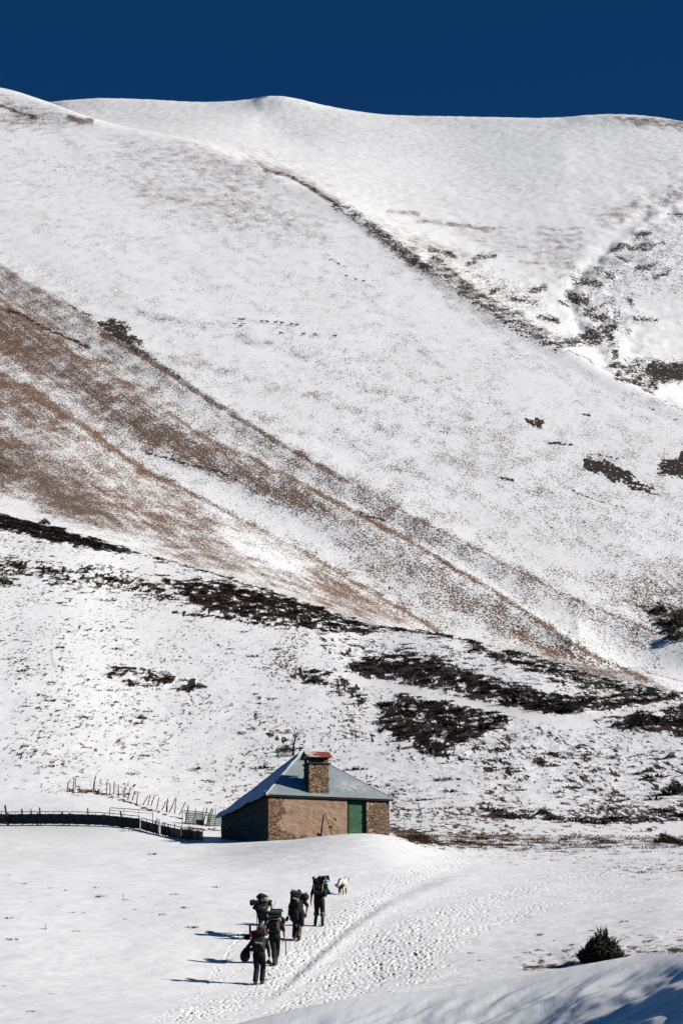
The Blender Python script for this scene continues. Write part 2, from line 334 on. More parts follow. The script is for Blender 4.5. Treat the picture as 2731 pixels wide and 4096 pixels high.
class Nodes:
    """small helper to write node materials"""
    def __init__(s, name):
        s.m = bpy.data.materials.new(name); s.m.use_nodes = True
        s.n, s.l = s.m.node_tree.nodes, s.m.node_tree.links
        s.b = s.n['Principled BSDF']; s.b.inputs['Specular IOR Level'].default_value = 0.25
    def put(s, sock, v):
        if hasattr(v, 'is_linked') or hasattr(v, 'links'): s.l.new(v, sock)
        else: sock.default_value = v
    def attr(s, name):
        a = s.n.new('ShaderNodeAttribute'); a.attribute_name = name; return a.outputs['Fac']
    def coords(s, scale=(1, 1, 1), rot=(0, 0, 0)):
        t = s.n.new('ShaderNodeTexCoord'); mp = s.n.new('ShaderNodeMapping')
        mp.inputs['Scale'].default_value = scale; mp.inputs['Rotation'].default_value = rot
        s.l.new(t.outputs['Object'], mp.inputs['Vector']); return mp.outputs['Vector']
    def noise(s, vec, scale, detail=3, rough=0.55, dist=0.0):
        t = s.n.new('ShaderNodeTexNoise'); s.l.new(vec, t.inputs['Vector'])
        t.inputs['Scale'].default_value = scale; t.inputs['Detail'].default_value = detail
        t.inputs['Roughness'].default_value = rough; t.inputs['Distortion'].default_value = dist
        return t.outputs['Fac']
    def voro(s, vec, scale, feature='F1'):
        t = s.n.new('ShaderNodeTexVoronoi'); t.feature = feature; s.l.new(vec, t.inputs['Vector']); t.inputs['Scale'].default_value = scale
        return t
    def math(s, op, a, b=0.0, c=0.0, clamp=False):
        t = s.n.new('ShaderNodeMath'); t.operation = op; t.use_clamp = clamp
        for i, q in enumerate((a, b, c)): s.put(t.inputs[i], q)
        return t.outputs[0]
    def rng(s, v, a, b, c=0.0, d=1.0, smooth=True):
        t = s.n.new('ShaderNodeMapRange'); t.interpolation_type = 'SMOOTHSTEP' if smooth else 'LINEAR'
        for k, q in zip(('Value', 'From Min', 'From Max', 'To Min', 'To Max'), (v, a, b, c, d)): s.put(t.inputs[k], q)
        return t.outputs[0]
    def mix(s, f, a, b, mode='MIX'):
        t = s.n.new('ShaderNodeMix'); t.data_type = 'RGBA'; t.blend_type = mode
        s.put(t.inputs[0], f)
        for k, q in ((6, a), (7, b)):
            if isinstance(q, tuple): q = q + (1,) if len(q) == 3 else q
            s.put(t.inputs[k], q)
        return t.outputs[2]
    def bump(s, h, strength=0.5, dist=0.02):
        t = s.n.new('ShaderNodeBump'); s.put(t.inputs['Height'], h)
        t.inputs['Strength'].default_value = strength; t.inputs['Distance'].default_value = dist
        s.l.new(t.outputs['Normal'], s.b.inputs['Normal'])
    def color(s, c):
        if isinstance(c, tuple): c = c + (1,) if len(c) == 3 else c
        s.put(s.b.inputs['Base Color'], c)
    def rough(s, r): s.put(s.b.inputs['Roughness'], r)

_mats = {}
def cloth(name, c, c2=None, scale=9.0, rough=0.85, bump=0.4, metal=0.0):
    """a two-tone material with soft variation and a little bump"""
    if name in _mats: return _mats[name]
    N = Nodes(name)
    c2 = c2 or tuple(x * 0.6 for x in c)
    vec = N.coords()
    n = N.noise(vec, scale, 4, 0.6)
    N.color(N.mix(N.rng(n, 0.35, 0.65), c, c2))
    N.rough(rough)
    N.b.inputs['Metallic'].default_value = metal
    if bump: N.bump(N.noise(vec, scale * 3, 3), bump, 0.01)
    _mats[name] = N.m
    return N.m

# ------------------------------------------------------------------ snow and melted ground
def snow_material(name, k=1.0, ys=0.4, crisp=1.0, dark=0.0, crust=0.06):
    N = Nodes(name)
    b, r, s = N.attr('bare'), N.attr('rust'), N.attr('scrub')
    vec = N.coords((1, ys, ys))
    vec2 = N.coords((1, ys * 1.55, ys * 1.55))
    n1 = N.noise(vec2, 1.9 * k, 5, 0.72, 0.3)
    patch = N.noise(vec, 0.22, 3, 0.55)
    t = N.math('ADD', n1, N.math('MULTIPLY', N.math('SUBTRACT', patch, 0.5), 0.30))
    thr = N.math('SUBTRACT', 0.655, N.math('MULTIPLY', b, 0.30))
    grass = N.rng(t, N.math('SUBTRACT', thr, 0.015 * crisp), N.math('ADD', thr, 0.045 * crisp))
    grass = N.math('MULTIPLY', grass, N.rng(b, 0.0, 0.05))
    n3 = N.noise(vec, 0.95 * k, 6, 0.68, 0.4)
    thr2 = N.math('SUBTRACT', 0.675, N.math('MULTIPLY', s, 0.31))
    heath = N.math('MULTIPLY', N.rng(n3, N.math('SUBTRACT', thr2, 0.015 * crisp), N.math('ADD', thr2, 0.025 * crisp)), N.rng(s, 0.02, 0.10))
    var = N.noise(vec2, 2.7 * k, 3, 0.6)
    var2 = N.noise(vec2, 0.07, 4, 0.6)
    cg = N.mix(N.math('ADD', r, N.math('MULTIPLY', N.math('SUBTRACT', var2, 0.5), 0.7), clamp=True), (0.145, 0.108, 0.075), (0.295, 0.152, 0.088))
    cg = N.mix(N.rng(var, 0.36 - dark, 0.62 - dark, 0.0, 0.88), cg, (0.035, 0.026, 0.02))
    ch = N.mix(N.rng(var, 0.45, 0.75), (0.020, 0.014, 0.011), (0.075, 0.045, 0.029))
    snow = N.mix(N.rng(N.noise(vec, 0.05, 4, 0.6), 0.35, 0.7), (0.885, 0.88, 0.872), (0.84, 0.83, 0.815))
    c = N.mix(grass, snow, cg)
    c = N.mix(heath, c, ch)
    N.color(c)
    N.rough(N.math('ADD', 0.55, N.math('MULTIPLY', N.math('MAXIMUM', grass, heath), 0.4)))
    h = N.math('ADD', N.math('MULTIPLY', N.math('MAXIMUM', grass, heath), 0.10), N.math('MULTIPLY', N.noise(vec, 5.0, 4, 0.6), crust))
    N.bump(h, 0.4, 1.0)
    return N.m

# ------------------------------------------------------------------ terrain: control lines traced in the photo, each at its own distance
az_in = np.linspace(R_(-10.7), R_(10.7), 770)
out = np.linspace(R_(-26), R_(-10.9), 56)
AZ = np.concatenate([out, az_in, -out[::-1]])
NC = len(AZ)

def pchip_slopes(x, y):
    h = np.diff(x, axis=0); d = np.diff(y, axis=0) / h
    m = np.zeros_like(y); m[0], m[-1] = d[0], d[-1]
    w1 = 2 * h[1:] + h[:-1]; w2 = h[1:] + 2 * h[:-1]
    ok = d[:-1] * d[1:] > 0
    with np.errstate(divide='ignore', invalid='ignore'):
        m[1:-1] = np.where(ok, (w1 + w2) / (w1 / d[:-1] + w2 / d[1:]), 0)
    return m
def smooth_interp(x, xp, yp):
    """monotone cubic through the traced points, straight beyond them"""
    o = np.argsort(xp); xp, yp = xp[o][:, None], yp[o][:, None]
    m = pchip_slopes(xp, yp)[:, 0]; xp, yp = xp[:, 0], yp[:, 0]
    i = np.clip(np.searchsorted(xp, x) - 1, 0, len(xp) - 2)
    h = xp[i + 1] - xp[i]; t = np.clip((x - xp[i]) / h, 0, 1)
    return (1 + 2 * t) * (1 - t) ** 2 * yp[i] + t * (1 - t) ** 2 * h * m[i] + t * t * (3 - 2 * t) * yp[i + 1] + t * t * (t - 1) * h * m[i + 1]

def curve(pts, k=K):
    p = np.array(pts, float); az, te = ray(p[:, 0] * k, p[:, 1] * k)
    return smooth_interp(AZ, az, te)
def rcurve(pts, vline, k=K):
    """distance along a traced line: (u, r) pairs"""
    p = np.array(pts, float); vl = np.array(vline, float)
    az, _ = ray(p[:, 0] * k, np.interp(p[:, 0], vl[:, 0], vl[:, 1]) * k)
    return smooth_interp(AZ, az, p[:, 1])
def sm(a, w=11):
    q = np.concatenate([np.full(w, a[0]), a, np.full(w, a[-1])])
    return np.convolve(q, np.ones(w) / w, 'same')[w:-w]

LR, LZ = [], []
def add(r, te=None, z=None, smooth=45, slow=True):
    r = np.broadcast_to(np.asarray(r, float), AZ.shape)
    zz = r * te if z is None else np.broadcast_to(np.asarray(z, float), AZ.shape)
    if slow: r = sm(sm(r, 61), 61)                                # distances vary slowly; the traced outline keeps its shape
    q = zz / np.maximum(r, 1e-6) if z is None else zz
    if z is None: q = te
    q = sm(sm(q, smooth), smooth)
    LR.append(r); LZ.append(q * r if z is None else q)

XN = AZ / R_(9)                                     # -1..1 across the frame
XB = np.clip(XN, -1.6, 1.02) + 0.25 * (np.clip(XN, 1.02, 3) - 1.02)   # the bank levels out beyond the frame
add(4, z=-1.7)
add(14, z=-2.05 + 0.85 * XB)
M_V = [(-400, 2560), (0, 2480), (300, 2420), (540, 2352), (660, 2321), (784, 2297), (950, 2278), (1145, 2253), (1340, 2215), (1462, 2194), (1568, 2173), (1900, 2130), (2400, 2110)]
add(22, z=-0.78 + 1.98 * XB)
add(24.2, z=-0.08 + 1.68 * XB)
add(26, curve(M_V), smooth=25)
add(31, curve(M_V) - 0.022)
add(48, z=1.0 + 0.4 * XN)
add(62, curve([(0, 4100), (1366, 4085), (2000, 4050), (2731, 3985)], 1))
add(75, curve([(0, 3918), (600, 3928), (1035, 3940), (1366, 3932), (2000, 3890), (2400, 3840), (2731, 3800)], 1))
add(86, curve([(0, 3690), (800, 3705), (1280, 3705), (2000, 3690), (2731, 3640)], 1))
add(105, curve([(0, 3500), (885, 3515), (1366, 3515), (2000, 3525), (2731, 3490)], 1))
B_V = [(-400, 3395), (0, 3396), (400, 3404), (800, 3404), (900, 3396), (1003, 3380), (1075, 3366), (1166, 3359), (1225, 3352), (1284, 3345), (1363, 3341), (1442, 3337), (1513, 3339), (1564, 3346), (1650, 3364), (1780, 3388), (2000, 3402), (2300, 3402), (2731, 3398)]
add(126, curve(B_V, 1), smooth=35)
add(129.5, curve([(-400, 3350), (0, 3372), (400, 3384), (885, 3382), (1003, 3370), (1075, 3364), (1166, 3362), (1225, 3360), (1442, 3358), (1564, 3358), (1650, 3364), (1780, 3379), (2000, 3388), (2731, 3386)], 1))
add(smooth_interp(AZ, ray(np.array([-300, 0, 561, 900, 2731.0]), 3310)[0], np.array([154, 149.5, 141, 141, 142.0])), curve([(0, 3300), (200, 3306), (420, 3311), (561, 3313), (640, 3331), (743, 3345), (886, 3352), (1500, 3330), (1600, 3332), (2000, 3340), (2731, 3345)], 1))
add(smooth_interp(AZ, ray(np.array([-300, 0, 700, 2731.0]), 3290)[0], np.array([158, 154, 150, 150.0])), curve([(0, 3262), (500, 3262), (700, 3300), (886, 3311), (1500, 3300), (1600, 3291), (2200, 3297), (2731, 3291)], 1), smooth=91)
add(smooth_interp(AZ, ray(np.array([-300, 0, 700, 2731.0]), 3290)[0], np.array([161, 157, 152.5, 152.5])), curve([(0, 3240), (500, 3250), (700, 3290), (886, 3302), (1500, 3292), (1600, 3284), (2200, 3289), (2731, 3283)], 1), smooth=91)
add(smooth_interp(AZ, ray(np.array([-300, 0, 700, 2731.0]), 3200)[0], np.array([173, 170, 166, 165.0])), curve([(0, 3148), (376, 3165), (545, 3203), (700, 3236), (886, 3246), (1300, 3226), (1700, 3212), (2731, 3212)], 1), smooth=121)
T_R = rcurve([(0, 420), (300, 390), (700, 340), (1000, 310), (1300, 268), (1568, 242)], T_N)
I_T = len(LR); add(T_R, curve(T_N), smooth=31)
add(T_R * 1.035, curve(T_N) - 0.0002)
SA_V = [(-300, 780), (0, 860), (160, 950), (330, 1080), (500, 1165), (700, 1270), (900, 1390), (1010, 1448), (1100, 1466), (1300, 1518), (1568, 1580), (1900, 1640)]
SB_V = [(-300, 625), (0, 690), (100, 760), (200, 832), (330, 905), (470, 1004), (600, 1064), (784, 1160), (950, 1250), (1150, 1370), (1350, 1500), (1480, 1562), (1568, 1572), (1900, 1630)]
SC_V = [(-300, 560), (0, 618), (150, 700), (300, 799), (450, 900), (630, 1010), (785, 1100), (950, 1190), (1150, 1290), (1300, 1370), (1500, 1450), (1568, 1475), (1900, 1600)]
def slope_r(te):
    """distance at which a ray of this elevation meets the even mountain side"""
    return PL_A / (np.minimum(te, 0.47) - (PL_B * np.sin(AZ) + PL_C * np.cos(AZ)))
PL_A, PL_B, PL_C = -171.0, -0.06, 0.578
SA_R, SB_R, SC_R = [slope_r(sm(sm(curve(v), 25), 25)) for v in (SA_V, SB_V, SC_V)]
MC_R = slope_r(sm(sm(curve(MC_N), 25), 25))
TE_ = [curve(v) for v in (SA_V, SB_V, SC_V, MC_N)]; RS_ = [SA_R, SB_R, SC_R, MC_R]
rq = 0.5 * (T_R * 1.035 + SA_R)                          # the dip hidden between the heath's brow and the first spur
add(rq, 0.5 * (curve(T_N) + TE_[0]) - 0.007 * np.clip((SA_R - T_R) / 200, 0, 1.2), smooth=31)
for i, (fr_, ft_) in enumerate(((0.25, 0.0016), (0.25, 0.0012), (0.06, 0.0004))):       # crest, then the shallow hollow behind it
    add(RS_[i], TE_[i], smooth=25, slow=False)
    rq = RS_[i] + fr_ * (RS_[i + 1] - RS_[i]); add(rq, PL_A / rq + PL_B * np.sin(AZ) + PL_C * np.cos(AZ) - ft_, smooth=25, slow=False)
for q_ in (0.16, 0.5, 0.88):                          # keep the big face even between the crests
    rq = SC_R + q_ * (MC_R - SC_R)
    add(rq, PL_A / rq + PL_B * np.sin(AZ) + PL_C * np.cos(AZ), smooth=9, slow=False)
I_MC = len(LR); add(MC_R, curve(MC_N), smooth=25, slow=False)
hid = sstep(-0.35, -0.1, XN)
add(MC_R * 1.06, sm(sm(curve(MC_N), 25), 25) - 0.0025 * hid + 0.0012 * (1 - hid))
FR_V = [(-300, 240), (0, 236), (115, 238), (140, 233), (180, 229), (250, 226), (330, 229), (465, 236), (530, 234), (580, 229), (600, 222), (640, 221), (680, 227), (750, 245), (830, 259), (920, 267), (1050, 269), (1200, 272), (1290, 272), (1340, 266), (1400, 262), (1470, 265), (1530, 273), (1568, 281), (1700, 300), (1900, 330)]
FR_R = 1750 - 170 * XN
zf = FR_R * curve(FR_V)
zs = FR_R * sm(sm(curve(FR_V), 121), 121)
add(LR[-1] * 0.5 + FR_R * 0.5, z=0.5 * (LZ[-1] + zs) - 12)
add(FR_R - 60, z=(FR_R - 60) * (zs / FR_R - 0.0050), smooth=61)
add(FR_R, curve(FR_V), smooth=7)
add(FR_R + 15, z=zf + 15 * 0.40); add(FR_R + 150, z=zf - 5); add(FR_R + 900, z=zf - 420)
ROWS = [5, 40, 70, 60, 50, 24, 50, 150, 140, 200, 210, 30, 100, 80, 24, 90, 380, 8, 50, 50, 12, 100, 12, 80, 12, 45, 125, 125, 40, 14, 110, 140, 40, 4, 5, 5]
LR, LZ = np.array(LR), np.array(LZ)
assert len(ROWS) == len(LR) - 1, (len(ROWS), len(LR))
for k_ in range(I_T + 1, len(LR)):                   # keep neighbouring crests a few metres apart
    te_k = LZ[k_] / LR[k_]; nr = np.maximum(LR[k_], LR[k_ - 1] + 5.0)
    LZ[k_] = np.where(nr > LR[k_], te_k * nr, LZ[k_]); LR[k_] = nr
LR = np.maximum.accumulate(LR + np.arange(len(LR))[:, None] * 1e-3, 0)

SL = pchip_slopes(LR, LZ)
Rg, Zg, ROW0 = [], [], [0]
for k, n in enumerate(ROWS):
    t = (np.arange(n) / n)[:, None]
    if k == len(ROWS) - 1: t = (np.arange(n + 1) / n)[:, None]
    h = LR[k + 1] - LR[k]
    Rg.append(LR[k] + t * h)
    Zg.append((1 + 2 * t) * (1 - t) ** 2 * LZ[k] + t * (1 - t) ** 2 * h * SL[k] + t * t * (3 - 2 * t) * LZ[k + 1] + t * t * (t - 1) * h * SL[k + 1])
    ROW0.append(ROW0[-1] + n)
Rg, Zg = np.concatenate(Rg), np.concatenate(Zg)
Xg, Yg = Rg * np.sin(AZ), Rg * np.cos(AZ)
Ug, Vg = project(Xg, Yg, Zg)
NR = len(Rg)
at_bare, at_rust, at_scrub = sample(bare, Ug, Vg), sample(rust, Ug, Vg), sample(scrub, Ug, Vg)

# relief: long swells, rills down the slopes, wind crust; finer and smaller near the camera
far = sstep(180, 420, Rg); mid = sstep(128, 170, Rg) * (1 - far); nea = 1 - sstep(128, 150, Rg)
dz = far * (0.25 * fbm(Xg / 80, Yg / 110, 2, 31) + 0.10 * fbm(Xg / 16 + Yg / 60, Yg / 95 - Xg / 90, 2, 41) + 0.035 * fbm(Xg / 5, Yg / 9, 2, 51)) + 0.10 * far * np.clip(at_bare + at_scrub, 0, 1) * fbm(Xg / 2.2, Yg / 3.5, 2, 53)
# ravine down the bowl, spurs a little raised
def stroke_field(pts, w, side=0.0):
    un, vn = (Ug / K).astype(np.float32), (Vg / K).astype(np.float32)
    return np.exp(-(seg_dist([(x + side, y) for x, y in pts], un, vn) / w) ** 2)
RAV = [(1560, 440), (1480, 490), (1400, 560), (1340, 620), (1300, 670), (1330, 750), (1390, 830), (1450, 885), (1520, 930)]
behind = (np.arange(NR) >= ROW0[I_MC + 1])[:, None]
rv_ = slice(ROW0[I_MC + 1], NR)
_U, _V = Ug, Vg; Ug, Vg = _U[rv_], _V[rv_]
dz[rv_] += 0.7 * at_scrub[rv_] * fbm(Xg[rv_] / 4, Yg[rv_] / 6, 2, 59) + 0.22 * fbm(Xg[rv_] / 7, Yg[rv_] / 10, 2, 58) - 1.0 * stroke_field(RAV[1:-2], 13) + 1.3 * (fbm(Xg[rv_] / 14, Yg[rv_] / 22, 3, 57)) * stroke_field(RAV, 90, 60)
Ug, Vg = _U, _V
dz += mid * (0.20 * fbm(Xg / 16, Yg / 22, 2, 61) + 0.05 * fbm(Xg / 3, Yg / 5, 3, 71)) + (mid + far * (Rg < 460)) * 0.16 * at_scrub * (0.5 + fbm(Xg / 1.1, Yg / 1.4, 2, 75))
open_ = sstep(50, 62, Rg)
dz += nea * open_ * (0.07 * fbm(Xg / 7, Yg / 9, 2, 81) + 0.032 * fbm(Xg / 1.9, Yg / 1.2, 3, 91) + 0.007 * fbm(Xg / 0.35, Yg / 0.25, 2, 95))
dz += nea * 0.05 * at_bare * fbm(Xg / 0.5, Yg / 0.7, 2, 99)
# foreground bank: wind-cut streaks running down to the left
fg = 1 - sstep(30, 40, Rg)
su, sv = (Ug / K) / 1568 * 9, (Vg / K) / 1568 * 9
a_ = R_(24); pu, pv = su * math.cos(a_) - sv * math.sin(a_), su * math.sin(a_) + sv * math.cos(a_)
crestd = sstep(4, 70, (Vg / K) - np.interp(Ug / K, *np.array(M_V, float).T))
dz += fg * (1 - 0.8 * sstep(R_(10.3), R_(10.8), np.abs(AZ))) * (0.050 * crestd * fbm(pu / 1.1, pv / 0.13, 3, 111, 0.45) + 0.016 * crestd * fbm(pu / 2.2, pv / 0.36, 2, 115) + 0.0025 * fbm(pu / 0.3, pv / 0.08, 2, 131))
# an unseen rough brow, added beyond the frame to throw shade over the lower corner
brow = sstep(R_(9.2), R_(15.0), AZ)[None] * (1 - sstep(24.5, 33.0, Rg)) * sstep(10.0, 17.0, Rg)
dz += brow * (0.35 + 0.15 * fbm(Xg / 1.5, Yg / 0.9, 2, 141))
# rut beside the trampled track
def stroke_sd(pts):
    p = np.array(pts, float); un, vn = Ug / K, Vg / K
    return vn - np.interp(un, p[:, 0], p[:, 1])
rut = stroke_sd([(540, 2352), (640, 2275), (720, 2205), (800, 2135), (900, 2068), (1000, 2025), (1100, 1995), (1250, 1975)])
un_ = Ug / K
rl = sstep(590, 700, un_) * (1 - sstep(1000, 1150, un_)) * ((Rg > 50) & (Rg < 122))
dz += rl * (0.045 * np.exp(-((rut - 14) / 15) ** 2) - 0.035 * np.exp(-((rut + 8) / 15) ** 2))
Zg = Zg + dz

def col_of(az): return int(np.clip(np.searchsorted(AZ, az), 1, NC - 1))
def ground_at(x, y):
    c = col_of(math.atan2(x, y)); return float(np.interp(math.hypot(x, y), Rg[:, c], Zg[:, c]))
def hit(u, v, rmin=0.0, rmax=1e9):
    """first point of the ground seen through photo pixel (u, v)"""
    az, te = ray(u, v); c = col_of(az)
    e = Zg[:, c] / Rg[:, c] - te
    ok = (Rg[:, c] >= rmin) & (Rg[:, c] <= rmax)
    idx = np.nonzero(ok & (e >= 0))[0]
    i = idx[0] if len(idx) else int(np.argmax(np.where(ok, e, -9)))
    r = Rg[i, c]
    if i > 0 and e[i] > 0 and e[i - 1] < 0: r = Rg[i - 1, c] + (Rg[i, c] - Rg[i - 1, c]) * (-e[i - 1]) / (e[i] - e[i - 1])
    return Vector((float(r * math.sin(az)), float(r * math.cos(az)), float(np.interp(r, Rg[:, c], Zg[:, c]))))

# footprints: every dent is pressed into the snow surface
def dent(x0, y0, ang, a, b, depth):
    r0 = math.hypot(x0, y0); c = col_of(math.atan2(x0, y0)); i = int(np.searchsorted(Rg[:, c], r0))
    wc = int(0.5 / (r0 * 4.86e-4)) + 1; wr = 8
    i0, i1, c0, c1 = max(0, i - wr), min(NR, i + wr), max(0, c - wc), min(NC, c + wc)
    dx, dy = Xg[i0:i1, c0:c1] - x0, Yg[i0:i1, c0:c1] - y0
    p = (dx * math.cos(ang) + dy * math.sin(ang)) / a; q = (-dx * math.sin(ang) + dy * math.cos(ang)) / b
    d = np.sqrt(p * p + q * q)
    Zg[i0:i1, c0:c1] += -depth * (1 - sstep(0.55, 1.1, d)) + 0.28 * depth * np.exp(-((d - 1.45) / 0.35) ** 2)

TRACKS = [  # polygon (tracing px), dents, depth
    ([(560, 2335), (690, 2225), (800, 2120), (900, 2050), (1000, 2005), (1120, 1975), (1060, 1955), (960, 1985), (860, 2030), (750, 2100), (660, 2190), (560, 2270), (430, 2330), (330, 2352)], 1500, 0.065),
    ([(690, 2290), (800, 2165), (900, 2110), (1010, 2060), (1110, 2050), (1100, 2100), (1000, 2200), (900, 2260), (760, 2290), (640, 2325)], 2300, 0.07),
    ([(1000, 2060), (1150, 2025), (1300, 1990), (1400, 1985), (1380, 2050), (1250, 2090), (1120, 2130), (1080, 2100)], 1000, 0.05),
    ([(940, 2190), (1000, 2170), (980, 2260), (920, 2290)], 200, 0.08),
    ([(1380, 1990), (1568, 1990), (1568, 2100), (1400, 2080)], 260, 0.05),
    ([(1000, 1980), (1250, 1975), (1150, 2000), (1000, 2010)], 200, 0.05),
]
for poly, n, dep in TRACKS:
    p = np.array(poly, float); k = 0; sp = 42.0
    while k < n:
        u = rng.uniform(p[:, 0].min() - sp, p[:, 0].max() + sp); v = rng.uniform(p[:, 1].min() - sp * .5, p[:, 1].max() + sp * .5)
        k += 0.1
        if not inside(poly, np.array([u]), np.array([v]))[0]: continue
        den = float(fbm(np.array([u / 60.0]), np.array([v / 22.0]), 3, 201)[0])
        if rng.uniform(-0.9, 0.6) > den: continue
        u += rng.normal(0, sp * 0.5); v += rng.normal(0, sp * 0.22); k += 0.9
        g = hit(u * K, v * K, 55, 127)
        s = rng.lognormal(-0.1, 0.32)
        dent(g.x, g.y, R_(rng.normal(62, 30)), 0.092 * s, 0.046 * s, 0.62 * dep * min(1.4, rng.lognormal(-0.75, 0.5)))
# lines of single strides along the track
WALKS = [([(400, 2345), (560, 2290), (680, 2200), (780, 2120), (900, 2040), (1010, 1985), (1120, 1955)], 16, 26, 12), ([(640, 2345), (760, 2270), (880, 2190), (1000, 2115), (1150, 2060), (1330, 2015), (1500, 1990)], 16, 44, 16),
         ([(760, 2300), (900, 2230), (1060, 2150), (1250, 2080), (1450, 2040)], 6, 20, 12), ([(900, 2280), (985, 2200), (1060, 2120), (1180, 2050)], 3, 14, 8), ([(1000, 1990), (1100, 1985), (1260, 1990), (1420, 1975)], 3, 14, 6)]
for pts, nlines, su_, sv2 in WALKS:
    p = np.array(pts, float)
    for w in range(nlines):
        ou, ov = rng.normal(0, su_), rng.normal(0, sv2 * 0.5)
        q = [hit((a_ + ou + rng.normal(0, 8)) * K, min(b_ + ov + rng.normal(0, 3), 2350) * K, 55, 127) for a_, b_ in p]
        side = 1; carry = rng.uniform(0, 0.6)
        for A, Bq in zip(q[:-1], q[1:]):
            L = (Bq - A).length; an = math.atan2(Bq.y - A.y, Bq.x - A.x); d = carry
            while d < L:
                P = A.lerp(Bq, d / L); side = -side
                if rng.uniform() < 0.8:
                    dent(P.x - side * 0.11 * math.sin(an) + rng.normal(0, .03), P.y + side * 0.11 * math.cos(an) + rng.normal(0, .03), an + rng.normal(0, .2), 0.125, 0.052, 0.038 * rng.uniform(0.4, 1.3))
                d += 0.62 * rng.uniform(0.85, 1.15)
            carry = d - L
for pts, n in (([(455, 2300), (490, 2240), (520, 2195), (545, 2160), (560, 2140)], 60), ([(380, 2330), (470, 2280), (560, 2220)], 30)):
    p = np.array(pts, float)
    for k in range(n):
        t = k / n * (len(p) - 1); i = int(t); q = p[i] + (p[i + 1] - p[i]) * (t - i)
        g = hit((q[0] + rng.normal(0, 3)) * K, (q[1] + rng.normal(0, 1.5)) * K, 55, 127)
        dent(g.x, g.y, R_(rng.normal(70, 25)), 0.10, 0.05, 0.03)

snow_near, snow_mid, snow_far = snow_material('trodden_snow', 1.5, crust=0.016), snow_material('snow_on_heath', 1.35, 0.14, 0.6, 0.10), snow_material('snow_on_mountain_grass', 1.2)
def section(name, i0, i1, snow_m):
    """rows i0..i1 of the ground grid as one mesh"""
    n = i1 - i0 + 1
    co = np.stack([Xg[i0:i1 + 1], Yg[i0:i1 + 1], Zg[i0:i1 + 1]], -1).reshape(-1, 3)
    i, j = np.meshgrid(np.arange(n - 1), np.arange(NC - 1), indexing='ij')
    a = (i * NC + j).ravel()
    f = np.stack([a, a + 1, a + NC + 1, a + NC], -1)
    o = np_mesh(name, co, f, snow_m, smooth=True, attrs={'bare': at_bare[i0:i1 + 1], 'rust': at_rust[i0:i1 + 1], 'scrub': at_scrub[i0:i1 + 1]})
    return tag(o, kind='structure')
section('snow_bank_ground', 0, ROW0[6], snow_near)
section('snow_field_ground', ROW0[6], ROW0[13], snow_near)
section('hillside', ROW0[13], ROW0[I_T], snow_mid)
section('mountain_flank', ROW0[I_T], ROW0[I_MC], snow_far)
section('mountain_ridge', ROW0[I_MC], NR - 1, snow_far)
